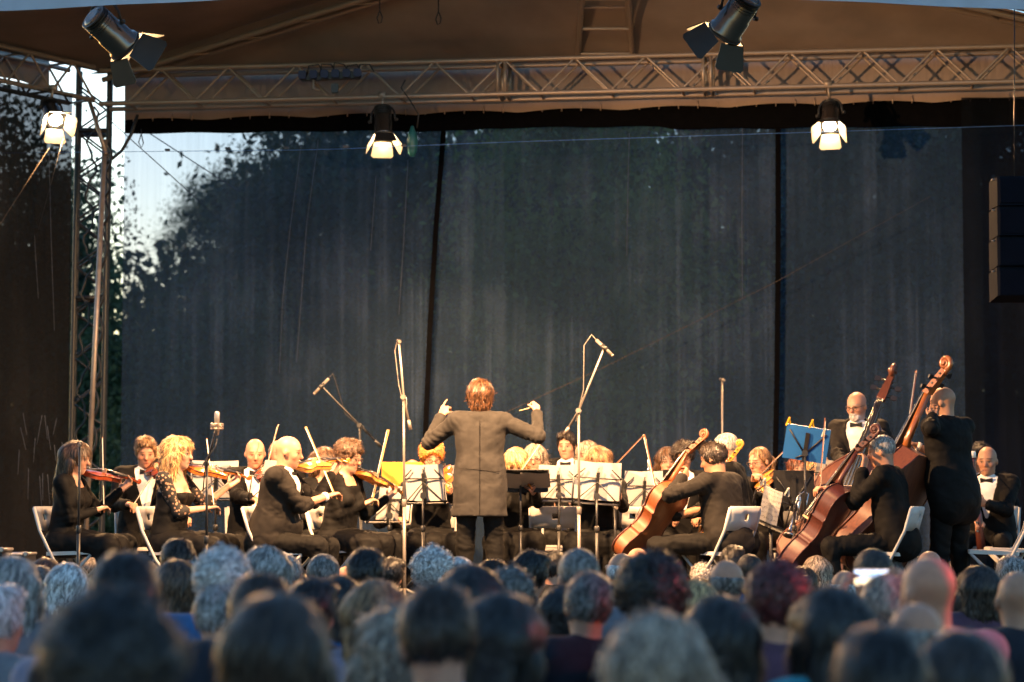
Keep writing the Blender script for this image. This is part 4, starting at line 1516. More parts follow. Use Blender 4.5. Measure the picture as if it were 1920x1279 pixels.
M_gls = mat('dark spectacle frame', (.05, .03, .02), .3)
def lace_mat():
    m, nt, bs, out = new_mat('black lace')
    v = obj_vec(nt)
    vo_ = N(nt, 'ShaderNodeTexVoronoi'); vo_.inputs['Scale'].default_value = 38; nt.links.new(v, vo_.inputs['Vector'])
    mr = N(nt, 'ShaderNodeMath', operation='LESS_THAN'); nt.links.new(vo_.outputs['Distance'], mr.inputs[0]); mr.inputs[1].default_value = .36
    mx = N(nt, 'ShaderNodeMix', data_type='RGBA'); nt.links.new(mr.outputs[0], mx.inputs[0])
    mx.inputs[6].default_value = (.012, .011, .011, 1); mx.inputs[7].default_value = (.36, .21, .14, 1)
    nt.links.new(mx.outputs[2], bs.inputs['Base Color']); bs.inputs['Roughness'].default_value = .8
    return m
M_lace = lace_mat()

EXC = {'short': .016, 'crop': .008, 'mop': .02, 'curly': .036, 'afro': .042, 'long': .017, 'bob': .017, 'wavy': .02, 'fringe': .017, 'pony': .009, 'bun': .009}   # hair above the crown
def fwd_of(yaw):
    a = RAD(yaw)
    return Vector((math.sin(a), -math.cos(a), 0))

class Sk: pass
def skel(crown, yaw, sit=True, floor=STAGE, lean=.06, hy=0, hp=0, hr=0, build=1., side=0., fem=False, hs=1.):
    k = Sk()
    k.sit, k.floor, k.build, k.fem, k.hs = sit, floor, build, fem, hs
    k.f = fwd_of(yaw); k.r = k.f.cross(UP); k.yaw = yaw
    f = fwd_of(yaw + hy); r = f.cross(UP)
    p = RAD(hp)
    f2 = f * math.cos(p) - UP * math.sin(p); u2 = UP * math.cos(p) + f * math.sin(p)
    q = RAD(hr)
    r2 = r * math.cos(q) + u2 * math.sin(q); u3 = u2 * math.cos(q) - r * math.sin(q)
    k.hf, k.hr_, k.hu = f2, r2, u3
    k.HC = crown - u3 * .118 * hs
    k.NB = k.HC - UP * .112 - u3 * .045 - k.f * .03
    if sit:
        hz = floor + .545
        if k.NB.z - hz > .60: hz = k.NB.z - .54
        if k.NB.z - hz < .40: hz = k.NB.z - .42
    else:
        hz = floor + (k.NB.z - floor) * .615
    k.HIP = Vector((k.NB.x, k.NB.y, hz)) - k.f * lean - k.r * side
    k.su = (k.NB - k.HIP); k.T = k.su.length; k.su.normalize()
    k.sr = (k.r - k.su * k.r.dot(k.su)).normalized(); k.sf = k.su.cross(k.sr)
    sw = (.165 if fem else .192) * build ** .5
    k.Sh = {s: k.HIP + k.su * ((.91 if fem else .935) * k.T) + k.sr * (s * sw) - k.sf * .01 for s in (-1, 1)}
    k.base = Vector((k.HIP.x, k.HIP.y, floor))
    return k
def tp(k, x, y, t):
    return k.HIP + k.su * (t * k.T) + k.sr * x + k.sf * y
def hp_(k, x, y, z):
    return k.HC + (k.hr_ * x + k.hf * y + k.hu * z) * k.hs

def ik(S, W, l1, l2, pole):
    d = W - S; L = d.length
    if L > (l1 + l2) * .985:
        W = S + d * ((l1 + l2) * .985 / L); d = W - S; L = d.length
    if L < abs(l1 - l2) + .05:
        W = S + d.normalized() * (abs(l1 - l2) + .05); d = W - S; L = d.length
    u = d.normalized()
    a = (l1 * l1 - l2 * l2 + L * L) / (2 * L)
    h = math.sqrt(max(l1 * l1 - a * a, 0))
    pr = (pole - u * pole.dot(u))
    pr = pr.normalized() if pr.length > 1e-5 else u.cross(UP).normalized()
    return S + u * a + pr * h, W

def torso(F_, k, g, lo=0., hi=1., kk=.05):
    b = k.build; fem = k.fem
    rc, rw, rh = (.098, .088, .112) if fem else (.112, .104, .116)
    xs = .068 if fem else .082
    rc *= b; rw *= b; rh *= b
    for s in (-1, 1):
        F_.cap(tp(k, s * xs, .0, .78), tp(k, s * xs * .85, .005, .38), rc + g, rw + g, kk)
        if lo <= 0: F_.cap(tp(k, s * xs * .85, .005, .38), tp(k, s * xs * 1.05, -.005, .04), rw + g, rh + g, kk)
    F_.cap(tp(k, 0, .008, .80), tp(k, 0, .012, .40 if lo > 0 else .06), rc + g, rw + .01 + g, kk)
    if b > 1.06: F_.ell(tp(k, 0, .07 * b, .25), (.12 * b + g, .10 * b + g, .13 * b + g), k=.06)
    if fem:
        for s in (-1, 1): F_.ell(tp(k, s * .07, .085, .66), (.062 + g, .058 + g, .062 + g), k=.04)
    for s in (-1, 1):
        F_.cap(tp(k, s * .05, -.012, .90), k.Sh[s], .064 + g, .056 + g, kk)
        F_.cap(k.NB - k.su * .012, tp(k, s * .12, -.015, .955), .050 + g, .040 + g, kk)

def hand(F_, E, W, n, s_side, curl=.7, point=False):
    d = (W - E).normalized()
    n = (n - d * n.dot(d))
    n = n.normalized() if n.length > 1e-4 else d.cross(UP).normalized()
    s = d.cross(n)
    for o in (-1, -.33, .33, 1):
        F_.cap(W + s * o * .018, W + d * .085 + s * o * .030, .0155, .0125, .008)
    for i in range(4):
        c = .15 if (point and i == (0 if s_side > 0 else 3)) else curl
        j = i if s_side < 0 else 3 - i
        c = .1 if (point and j == 3) else curl
        ln = (.056, .073, .078, .068)[j] if True else 0
        b = W + d * .083 + s * ((-1.5 + i) * .0195)
        if point and j == 3: ln = .085
        a1 = RAD(55 * c); a2 = RAD(130 * c)
        m = b + (d * math.cos(a1) + n * math.sin(a1)) * ln * .52
        e = m + (d * math.cos(a2) + n * math.sin(a2)) * ln * .55
        F_.cap(b, m, .0098, .0090, .004); F_.cap(m, e, .0090, .0078, .003)
    t0 = W + d * .025 + s * s_side * .026
    t1 = t0 + (d * .55 + s * s_side * .55 + n * .45).normalized() * .042
    t2 = t1 + (d * .75 + n * .6 - s * s_side * .1).normalized() * .034
    F_.cap(t0, t1, .0135, .0105, .006); F_.cap(t1, t2, .0105, .0085, .004)

def head_prims(F_, k, ears=True, fem=False):
    P = lambda x, y, z: hp_(k, x, y, z)
    H = np.array([[k.hr_[i], k.hf[i], k.hu[i]] for i in range(3)])
    s = k.hs
    E = lambda c, r, kk: F_.ell(P(*c), [q * s for q in r], H, kk)
    E((0, -.012, .030), (.077, .098, .088), .02)
    E((0, .020, -.030), (.064 if not fem else .060, .070, .088), .03)
    E((0, .026, -.078), (.050 if not fem else .043, .055, .040), .025)
    E((0, .066, -.100), (.020, .018, .016), .02)
    F_.cap(P(0, .086, .012), P(0, .106, -.024), .0085 * s, .012 * s, .012)
    E((0, .104, -.030), (.016, .014, .011), .008)
    F_.cap(P(-.034, .074, .026), P(.034, .074, .026), .0125 * s, .0125 * s, .015)
    for q in (-1, 1):
        E((q * .040, .056, -.028), (.024, .022, .022), .02)
        F_.cut(lambda G, q=q: np.sqrt(sum((G[i] - P(q * .031, .098, .001)[i]) ** 2 for i in range(3))) - .0165 * s)
        if ears: E((q * .079, -.010, -.010), (.010, .020, .031), .006)
    F_.cap(P(-.017, .080, -.062), P(.017, .080, -.062), .009 * s, .009 * s, .008)
    F_.cap(P(-.014, .079, -.073), P(.014, .079, -.073), .009 * s, .009 * s, .008)
    F_.cap(P(0, -.028, -.05), k.NB - k.su * .03, .054 * s, .058 * k.build ** .5, .03)

def hair_field(k, kind, h=.0095):
    F_ = Field(h)
    P = lambda x, y, z: hp_(k, x, y, z)
    H = np.array([[k.hr_[i], k.hf[i], k.hu[i]] for i in range(3)])
    s = k.hs
    def loc(G):
        d = [G[i] - k.HC[i] for i in range(3)]
        return [sum(d[i] * a[i] for i in range(3)) / s for a in (k.hr_, k.hf, k.hu)]
    def face(y0, z0, n=(.86, -.5)):
        c = n[0] * y0 + n[1] * z0
        def fn(G):
            x, y, z = loc(G)
            return c + .0 * x - (n[0] * y + n[1] * z)
        F_.cut(fn)
    def above(zz, ymax=9):
        F_.cut(lambda G: np.maximum(zz - loc(G)[2], loc(G)[1] - ymax))
    def below(zz):
        F_.cut(lambda G: loc(G)[2] - zz)
    up = .0
    if kind in ('short', 'crop', 'mop'):
        e = {'crop': .006, 'short': .009, 'mop': .024}[kind]
        F_.ell(P(0, -.012, .032), [(.077 + e) * s, (.098 + e) * s, (.088 + e) * s], H, 0)
        if kind != 'crop':
            F_.ell(P(.012, .020, .100), [.062 * s, .078 * s, .032 * s], H, .025)
        if kind == 'mop': F_.ell(P(0, -.045, -.055), [.076 * s, .062 * s, .07 * s], H, .04)
        face(.074, .072); below(-.072 if kind != 'mop' else -.128)
    elif kind == 'curly':
        F_.ell(P(0, -.012, .045), [.104 * s, .118 * s, .108 * s], H, 0)
        face(.088, .062); below(-.065)
    elif kind == 'afro':
        F_.ell(P(0, -.018, .030), [.122 * s, .125 * s, .128 * s], H, 0)
        face(.085, .050); below(-.10)
    elif kind == 'balding':
        F_.ell(P(0, -.012, .026), [.084 * s, .105 * s, .092 * s], H, 0)
        face(.02, .03); below(-.080); above(.045)
    elif kind in ('long', 'fringe', 'bob', 'wavy'):
        F_.ell(P(0, -.012, .030), [.096 * s, .114 * s, .103 * s], H, 0)
        face(.082, .075, (.9, -.43))
        zl = {'long': -.27, 'fringe': -.18, 'bob': -.115, 'wavy': -.25}[kind]
        for q in (-1, 1):
            w = 1.1 if kind == 'wavy' else 1.
            F_.cap(P(q * .066, .035, .06), P(q * .086 * w, .0, -.04), .022 * s, .026 * s, .03)
            F_.cap(P(q * .086 * w, .0, -.04), P(q * .082 * w, -.015, zl * .75), .030 * s, .024 * s, .03)
            F_.cap(P(q * .055, -.07, .02), P(q * .06 * w, -.075, zl), .05 * s, .032 * s, .04)
            if kind == 'wavy': F_.cap(P(q * .095, .0, -.08), P(q * .105, .01, -.2), .03 * s, .02 * s, .03)
        F_.cap(P(0, -.085, .02), P(0, -.085, zl), .055 * s, .036 * s, .04)
        if kind == 'fringe':
            F_.cap(P(-.052, .078, .052), P(.052, .078, .052), .020 * s, .020 * s, .02)
    elif kind in ('pony', 'bun'):
        F_.ell(P(0, -.012, .031), [.084 * s, .105 * s, .095 * s], H, 0)
        face(.074, .080); below(-.06)
        if kind == 'pony':
            F_.cap(P(0, -.10, .03), P(0, -.135, -.02), .028 * s, .034 * s, .02); F_.cap(P(0, -.135, -.02), P(0, -.12, -.19), .036 * s, .018 * s, .02)
        else:
            F_.ell(P(0, -.105, .05), [.045 * s, .04 * s, .042 * s], H, .01)
    return F_

HAIR_DISP = {'short': (.0045, 50), 'mop': (.008, 48), 'crop': (.001, 40), 'curly': (.011, 62), 'afro': (.014, 55), 'balding': (.002, 40), 'long': (.004, 30), 'fringe': (.003, 34), 'bob': (.004, 34), 'wavy': (.008, 34), 'pony': (.002, 40), 'bun': (.002, 40)}
HAIR_STRAND = {'short': (1900, .036, .009), 'mop': (3000, .055, .010), 'crop': (500, .014, .002), 'curly': (1500, .024, .010), 'afro': (1900, .028, .012), 'balding': (400, .018, .002), 'long': (2200, .085, .007), 'fringe': (2000, .07, .006),
               'bob': (1900, .065, .007), 'wavy': (2600, .07, .011), 'pony': (700, .05, .0015), 'bun': (700, .04, .0015)}
def hair_mesh(k, kind, dp, fq, seed, h=.0095):
    """soft hair volume with loose strands lying over it"""
    Vt, Q = hair_field(k, kind, h).mesh()
    nm = vnormals(Vt, Q)
    Vt = Vt + nm * (wavy(Vt, fq, seed, 3) * dp)[:, None]
    n, L, lift = HAIR_STRAND[kind]
    r = np.random.default_rng(seed)
    i = r.integers(0, len(Vt), n)
    p = Vt[i]; nn = nm[i]
    HC = np.array(k.HC); hu, hf, hr_ = np.array(k.hu), np.array(k.hf), np.array(k.hr_)
    root = HC + hu * .125 - hf * .02 + hr_ * .02
    d = p - root
    d /= np.linalg.norm(d, axis=1, keepdims=True) + 1e-9
    low = np.clip(-((p - HC) @ hu) / .08, 0, 1)[:, None]
    d = d * (1 - low) + np.array((0, 0, -1.)) * low
    jit = 1.6 if kind in ('curly', 'afro') else (.55 if kind == 'wavy' else .28)
    d = d + r.normal(size=d.shape) * jit * .6
    d -= nn * (d * nn).sum(1, keepdims=True)
    d /= np.linalg.norm(d, axis=1, keepdims=True) + 1e-9
    w = np.cross(d, nn)
    ln = (L * r.uniform(.5, 1.3, n))[:, None]
    lf = (lift * r.uniform(.2, 1.6, n))[:, None]
    wd = (r.uniform(.0014, .0034, n))[:, None]
    rr = .10 + .5 * low
    cur = w * (r.normal(size=(n, 1)) * L * (.25 if kind in ('wavy', 'curly', 'afro') else .08))
    P0 = p + nn * .0005
    P1 = p + d * ln * .5 + nn * (lf - (ln * .5) ** 2 / (2 * rr)) + cur * .5
    P2 = p + d * ln + nn * (lf * .8 - ln ** 2 / (2 * rr)) + cur
    S = np.stack([P0 - w * wd, P0 + w * wd, P1 - w * wd, P1 + w * wd, P2 - w * wd * .4, P2 + w * wd * .4], 1).reshape(-1, 3)
    b = len(Vt) + 6 * np.arange(n)[:, None]
    QS = np.concatenate([b + np.array((0, 1, 3, 2)), b + np.array((2, 3, 5, 4))])
    me = np_mesh('hair', np.concatenate([Vt, S]) - np.array(k.base), np.concatenate([Q, QS]))
    mi = np.zeros(len(me.polygons), np.int32)
    if len(mi) == len(Q) + len(QS): mi[len(Q):] = np.tile(np.where(np.arange(n) % 5 < 2, 1, np.where(np.arange(n) % 5 < 4, 2, 0)), 2)
    for q in range(3): me.materials.append(HAIR['brown'])
    me.polygons.foreach_set('material_index', mi)
    return me
def link_hair(me, hcol, parent):
    o = link_mesh('hair', me, None, parent)
    for q, m in enumerate((HAIR[hcol], STRAND[hcol][0], STRAND[hcol][1])):
        o.material_slots[q].link = 'OBJECT'; o.material_slots[q].material = m
    return o
def _strand(n_, c, k_):
    m = mat('%s strand %.1f' % (n_, k_), [min(.9, q * k_ + (.006 if k_ > 1 else 0)) for q in c], .4, 0, .2, 30)
    return m
HCOL = {'brown': (.07, .035, .017), 'dark': (.022, .014, .010), 'black': (.010, .009, .009), 'blond': (.46, .28, .12), 'light': (.20, .11, .05), 'orange': (.52, .19, .035), 'grey': (.26, .24, .23), 'white': (.52, .50, .50),
        'auburn': (.17, .05, .02), 'salt': (.12, .11, .105), 'winered': (.07, .012, .014), 'ash': (.27, .21, .16), 'chestnut': (.075, .032, .013)}
STRAND = {q: (_strand(q, c, 1.9), _strand(q, c, .4)) for q, c in HCOL.items()}
_seed = [100]
def dress_up(k, label, cat='person', skin='fair', hair=None, hcol='brown', outfit='tux', lh=None, rh=None, ln=None, rn=None, lpole=None, rpole=None, lcurl=.75, rcurl=.75, lpoint=False,
             glasses=False, suit=None, long_coat=False, group='musicians of the orchestra', spread=.13, hb=.0115, knee=.42, legyaw=0.):
    """builds one person: a continuous body with hair, clothes and glasses as its children"""
    _seed[0] += 1
    f, r = k.f, k.r
    fem = k.fem
    l1, l2 = (.275, .245) if fem else (.295, .262)
    arms = {}
    for s, tgt, nn, pole in ((-1, lh, ln, lpole), (1, rh, rn, rpole)):
        if tgt is None:
            tgt = k.HIP + f * .30 + r * (s * .10) + UP * .13 if k.sit else k.HIP + r * s * .28 + f * .05 - UP * .05
            nn = nn or (-UP)
        nn = nn or (-UP if s > 0 else (UP * .5 + r * .6 - f * .2))
        pole = pole or (-UP + r * (s * .55) - f * .25)
        S = k.Sh[s]
        E, W = ik(S, tgt, l1, l2, pole)
        for _ in range(3):
            d = (W - E).normalized()
            n2 = (nn - d * nn.dot(d))
            n2 = n2.normalized() if n2.length > 1e-4 else UP
            E, W = ik(S, tgt - d * .075 - n2 * .018, l1, l2, pole)
        arms[s] = (S, E, W, nn)
    # legs
    legs = {}
    lf = fwd_of(k.yaw + legyaw); lr = lf.cross(UP)
    for s in (-1, 1):
        h0 = k.HIP + r * s * .095 - UP * .02
        if k.sit:
            kn = h0 + lf * knee + lr * s * spread * .6 - UP * (.03 if k.HIP.z - k.floor < .62 else .05)
            kn.z = max(k.floor + .50, kn.z)
            an = Vector((kn.x, kn.y, k.floor + .09)) + lf * (.03 if s > 0 else -.04)
        else:
            kn = Vector((h0.x, h0.y, k.floor + (h0.z - k.floor) * .53)) + lf * .03 + lr * s * .02
            an = Vector((h0.x, h0.y, k.floor + .09)) + lr * s * .035
        legs[s] = (h0, kn, an)
    # ---- body: one continuous surface
    B = Field(hb)
    torso(B, k, -.012)
    for s in (-1, 1):
        S, E, W, n = arms[s]
        B.cap(S, E, .046, .038, .03); B.cap(E, W, .038 if not fem else .034, .027 if not fem else .024, .02)
        h0, kn, an = legs[s]
        B.cap(h0, kn, .072, .050, .04); B.cap(kn, an, .050, .036, .03)
        B.cap(an - UP * .03, an + lf * .14 - UP * .055, .036, .03, .03)
    head_prims(B, k, True, fem)
    for s in (-1, 1):
        S, E, W, n = arms[s]
        hand(B, E, W, n, s, lcurl if s < 0 else rcurl, point=(lpoint and s < 0))
    HR = np.array([k.hr_, k.hf, k.hu])
    HCn = np.array(k.HC)
    body = solid('person', B, SKIN[skin] if isinstance(skin, str) else skin, None, k.base, extra=lambda Vt: (Vt - HCn) @ HR.T / k.hs)
    tag(body, label, cat, group)
    # ---- hair
    if hair and hair != 'bald':
        dp, fq = HAIR_DISP[hair]
        link_hair(hair_mesh(k, hair, dp, fq, _seed[0]), hcol, body)
    # ---- trousers or skirt
    Tm = Field(.015)
    if outfit in ('tux', 'suit'):
        for s in (-1, 1):
            h0, kn, an = legs[s]
            Tm.cap(k.HIP, h0, .12 * k.build, .105 * k.build, .04)
            Tm.cap(h0, kn, .092 * k.build, .072, .04); Tm.cap(kn, an - UP * .02, .070, .058, .025)
        Tm.cap(tp(k, 0, 0, .0), tp(k, 0, .0, .3), .13 * k.build, .115 * k.build, .05)
        solid('trousers', Tm, M_trous, body, k.base, .006, 24, _seed[0], folds=[q for s in (-1, 1) for q in ((legs[s][0], legs[s][1], .15, .012), (legs[s][0], legs[s][1], .95, .008), (legs[s][1], legs[s][2], .9, .012))])
    else:
        for s in (-1, 1):
            h0, kn, an = legs[s]
            Tm.cap(k.HIP, h0, .115, .105, .05)
            Tm.cap(h0, kn, .100, .085, .06); Tm.cap(kn, an + UP * .05, .085, .095, .05)
        h0, kn, an = legs[-1]; h1, kn1, an1 = legs[1]
        Tm.cap(k.HIP, (kn + kn1) / 2, .105, .085, .06); Tm.cap((kn + kn1) / 2, (an + an1) / 2 + UP * .05, .085, .10, .05)
        solid('skirt', Tm, M_dress, body, k.base, .009, 24, _seed[0])
    for s in (-1, 1):
        h0, kn, an = legs[s]
        Sf = Field(.016)
        Sf.cap(an - UP * .045, an + lf * .16 - UP * .06, .046, .036, .02); Sf.cap(an + UP * .0, an - UP * .05, .044, .046, .02)
        solid('shoe', Sf, M_shoe, body, k.base)
    # ---- top
    if outfit in ('tux', 'suit'):
        ms_ = suit or M_suit
        J = Field(.0125)
        torso(J, k, .013)
        for s in (-1, 1):
            S, E, W, n = arms[s]
            d = (W - E).normalized()
            J.cap(S, E, .070 * k.build ** .5, .056, .03); J.cap(E, W - d * .03, .056, .044, .022)
            J.cap(tp(k, s * .06, -.012, .95), S + k.su * .012, .058, .060, .03)
            J.cap(W - d * .06, W - d * .028, .047, .048, .01)
        if long_coat:
            for s in (-1, 1):
                J.cap(tp(k, s * .078, -.008, .30), Vector(tp(k, s * .105, -.02, 0)) - UP * .36, .108, .128, .05)
            J.cap(tp(k, 0, -.008, .30), Vector(tp(k, 0, -.02, 0)) - UP * .36, .110, .136, .05)
            zc = k.HIP.z - .20
            J.cut(lambda G: (G[2] - zc))
        else:
            for s in (-1, 1):
                J.cap(tp(k, s * .09, -.02, .2), tp(k, s * .10, -.05, -.06), .115 * k.build, .11 * k.build, .05)
                J.cap(tp(k, 0, -.02, .25), tp(k, 0, -.05, -.08), .12 * k.build, .118 * k.build, .06)
                if not k.sit: J.cap(tp(k, s * .085, -.02, .1), tp(k, s * .09, -.03, -.2), .12 * k.build, .122 * k.build, .05)
                if k.sit: J.cap(tp(k, s * .11, .0, .1), tp(k, s * .15, .06, -.02), .08, .055, .04)
        J.cap(tp(k, -.045, -.05, .985), tp(k, .045, -.05, .985), .045, .045, .02)      # collar at the nape
        hip, sr, sf, su, T = (np.array(k.HIP), np.array(k.sr), np.array(k.sf), np.array(k.su), k.T)
        def vcut(G):
            d = [G[i] - hip[i] for i in range(3)]
            x = sum(d[i] * sr[i] for i in range(3)); y = sum(d[i] * sf[i] for i in range(3)); t = sum(d[i] * su[i] for i in range(3)) / T
            w = .010 + .078 * np.clip((t - .36) / .55, 0, 1)
            return np.maximum(np.maximum(np.abs(x) - w, .02 - y), (.36 - t) * T)
        J.cut(vcut)
        jk = solid('jacket', J, ms_, body, k.base, .0055, 26, _seed[0] + 5, folds=[q for s in (-1, 1) for q in ((arms[s][0], arms[s][1], .95, .011), (arms[s][1], arms[s][2], .12, .011), (arms[s][0], arms[s][1], .05, .007))] + [(k.HIP, k.NB, .3, .006)])
        W_ = Field(.0125)
        torso(W_, k, .0, lo=.3)
        W_.cap(k.NB - k.su * .045, k.NB + k.su * .028 + k.hf * .008, .066, .061, .012)
        for s in (-1, 1):
            S, E, W, n = arms[s]
            d = (W - E).normalized()
            link_mesh('cuff', MB().tube([W - d * .035, W - d * .02, W - d * .006], [.036, .037, .035], 14).mesh('cuff', k.base), M_shirt, body)
        solid('shirt', W_, M_shirt, body, k.base, .0015, 25, _seed[0])
        if outfit == 'tux':
            c = k.NB + k.su * .002 + k.sf * .074
            bt = MB()
            for s in (-1, 1):
                e = c + k.sr * s * .052
                bt.add([c + k.su * .009, c - k.su * .009, e - k.su * .022, e + k.su * .022] + [q + k.sf * .014 for q in (c + k.su * .009, c - k.su * .009, e - k.su * .022, e + k.su * .022)],
                       [(0, 1, 2, 3), (7, 6, 5, 4), (0, 4, 5, 1), (1, 5, 6, 2), (2, 6, 7, 3), (3, 7, 4, 0)])
            bt.box(c + k.sf * .006, (.02, .02, .022), Matrix((k.sr, k.sf, k.su)).transposed())
            link_mesh('bow_tie', bt.mesh('bow_tie', k.base), M_tie, body)
        # satin lapels along the opening
        lp = MB()
        for s in (-1, 1):
            for t0, t1 in ((.40, .58), (.58, .76), (.76, .92)):
                w0 = .012 + .078 * (t0 - .36) / .55; w1 = .012 + .078 * (t1 - .36) / .55
                y0 = (.125 + (.02 if t0 < .5 else 0)) * k.build + (.02 if k.build > 1.06 else 0); y1 = (.118 if t1 < .8 else .075) * k.build
                a, b = tp(k, s * w0, y0, t0), tp(k, s * (w0 + .03 + .02 * (t0 - .4)), y0 - .01, t0)
                c, d = tp(k, s * (w1 + .035 + .03 * (t1 - .4)), y1 - .012, t1), tp(k, s * w1, y1, t1)
                lp.quad(a, b, c, d) if s > 0 else lp.quad(d, c, b, a)
        lo_ = link_mesh('lapel', lp.mesh('lapel', k.base), M_tie, body)
        md = lo_.modifiers.new('thick', 'SOLIDIFY'); md.thickness = .005
    else:
        Dm = Field(.0125)
        torso(Dm, k, .003)
        if outfit == 'lace':
            hip, sr, sf, su, T = (np.array(k.HIP), np.array(k.sr), np.array(k.sf), np.array(k.su), k.T)
            def nk(G):
                d = [G[i] - hip[i] for i in range(3)]
                x = sum(d[i] * sr[i] for i in range(3)); t = sum(d[i] * su[i] for i in range(3)) / T
                return (.735 + 1.1 * (np.abs(x) - .05).clip(0) * (-.2) - t) * T
            Dm.cut(nk)
        else:
            hip, sr, sf, su, T = (np.array(k.HIP), np.array(k.sr), np.array(k.sf), np.array(k.su), k.T)
            def nk(G):
                d = [G[i] - hip[i] for i in range(3)]
                x = sum(d[i] * sr[i] for i in range(3)); y = sum(d[i] * sf[i] for i in range(3)); t = sum(d[i] * su[i] for i in range(3)) / T
                return np.maximum(np.abs(x) - .075, np.maximum(.0 - y, (.88 - t) * T))
            for s in (-1, 1):
                S, E, W, n = arms[s]
                d = (W - E).normalized()
                Dm.cap(S, E, .056, .046, .03); Dm.cap(E, W - d * .015, .046, .034, .02)
            Dm.cut(nk)
        solid('dress_top', Dm, M_dress, body, k.base, .005, 26, _seed[0] + 5, folds=[q for s in (-1, 1) for q in ((arms[s][0], arms[s][1], .95, .008), (arms[s][1], arms[s][2], .12, .008))] + [(k.HIP, k.NB, .3, .007)])
        if outfit == 'lace':
            for s in (-1, 1):
                S, E, W, n = arms[s]
                L_ = Field(.0115)
                L_.cap(tp(k, s * .10, -.01, .90), S, .052, .058, .03); L_.cap(S, E, .057, .048, .02); L_.cap(E, E.lerp(W, .22), .048, .05, .02)
                solid('lace_sleeve', L_, M_lace, body, k.base, .003, 40, _seed[0])
    if skin == 'beard':
        Bf = Field(.009)
        Hm = np.array([[k.hr_[i], k.hf[i], k.hu[i]] for i in range(3)])
        Bf.ell(hp_(k, 0, .042, -.086), (.054, .056, .046), Hm, 0)
        zl_ = hp_(k, 0, 0, -.062)
        Bf.cut(lambda G: sum((zl_[i] - G[i]) * k.hu[i] for i in range(3)) + 0. * G[0])
        Bf.cap(hp_(k, -.022, .094, -.056), hp_(k, .022, .094, -.056), .008, .008, .005)
        solid('beard', Bf, HAIR['white'], body, k.base, .004, 60, 4)
    if glasses:
        gl = MB()
        for s in (-1, 1):
            ring = [hp_(k, s * .032 + .021 * math.cos(a * .4488), .106 - .006 * abs(math.cos(a * .4488)), .0 + .017 * math.sin(a * .4488)) for a in range(15)]
            gl.tube(ring, .0026, 5, cap=False)
            gl.tube([hp_(k, s * .054, .098, .004), hp_(k, s * .078, .05, .008), hp_(k, s * .082, -.01, .004)], .0024, 5)
        gl.tube([hp_(k, -.011, .108, .004), hp_(k, .011, .108, .004)], .0026, 5)
        link_mesh('glasses', gl.mesh('glasses', k.base), M_gls, body)
    k.arms = arms
    return body

def sit_chair(k, desc, dy=0.):
    P = Vector((k.HIP.x, k.HIP.y, k.floor)) + k.f * .12
    o = chair(P, k.yaw, 'white folding chair under the ' + desc)
    return o

def fiddler(px, py, Y, yaw, label, desc, scroll, sgn=1, var='orange', frog=None, tip=None, fdep=-.05, tsgn=1, vlab=None, blab=None, vn=None, pale=False, seat=True, L=.60, chin=None, **kw):
    sk_kw = {q: kw.pop(q) for q in ('lean', 'hy', 'hp', 'hr', 'build', 'side', 'fem', 'floor', 'hs') if q in kw}
    k = skel(at(px, py, Y) - UP * EXC.get(kw.get('hair'), 0), yaw, **sk_kw)
    Pc = k.NB - k.r * .07 + k.f * .075 + UP * .038
    if chin: Pc = Pc + k.r * chin[0] + k.f * chin[1] + UP * chin[2]
    P1 = far_end(Pc, *scroll, L, sgn)
    a = (P1 - Pc).normalized()
    n = vn or (UP * .8 + k.r * .5)
    n = (n - a * n.dot(a)).normalized()
    fiddle('violin', Pc, P1, n, var, vlab or ('violin held under the chin of the ' + desc))
    lh = Pc + a * L * .76 - n * .015
    rh = None
    if frog:
        C = Pc + a * L * .30 + n * .05
        Fp = at(*frog, C.y + fdep)
        Tp = far_end(Fp, *tip, .74, tsgn)
        bow(Fp, Tp, (C - Fp), blab or ('bow in the hand of the ' + desc), pale)
        rh = Fp + (Tp - Fp).normalized() * .03
    kw.setdefault('rh', rh)
    b = dress_up(k, label, lh=lh, ln=(n * .55 + k.r * .5 - k.f * .2), lpole=kw.pop('lpole', None) or (-UP - k.r * .25 + k.f * .1), **kw)
    if seat: sit_chair(k, desc)
    return k

fiddler(150, 826, 18.5, 78, 'woman with long brown hair in black, playing a red violin at the stage edge', 'brown-haired woman at the stage edge', (263, 906), 1, 'red', (195, 962), (192, 820), -.12, 1,
        fem=True, hp=12, hy=0, hair='long', hcol='brown', outfit='dress', skin='fair', rn=None, lean=.05)
fiddler(274, 819, 19.9, 15, 'man with short fair-brown hair in tuxedo, looking down beside the tower', 'short-haired man in tuxedo near the tower', (316, 895), -1, 'red', (246, 954), (299, 872), -.28, 1,
        hp=18, hy=-2, hair='short', hcol='light', outfit='tux', skin='pink', lean=.04)
k = skel(at(306, 836, 20.9) - UP * .016, 55, fem=True, hp=8); dress_up(k, 'blond musician mostly hidden behind the woman in lace', hair='wavy', hcol='blond', outfit='dress'); sit_chair(k, 'half-hidden blond musician')
fiddler(340, 816, 18.6, 72, 'blond woman in black dress with lace sleeves playing a violin', 'blond woman in lace sleeves', (470, 899), 1, 'orange', (403, 962), (388, 822), -.1, 1,
        fem=True, hp=8, hy=6, hair='wavy', hcol='blond', outfit='lace', skin='pale', lean=.05)
fiddler(479, 824, 19.9, 12, 'bald man in tuxedo facing forward, violin at his chin', 'bald violinist facing forward', (505, 905), -1, 'red', (482, 948), (522, 796), -.30, 1,
        hp=12, hy=-2, hair='bald', outfit='tux', skin='pink', lean=.03)
k = skel(at(524, 823, 20.9) - UP * .016, 25, hp=10); dress_up(k, 'bald man half hidden behind the front-row bald violinist', hair='balding', hcol='salt', outfit='tux', skin='pink'); sit_chair(k, 'half-hidden bald man')
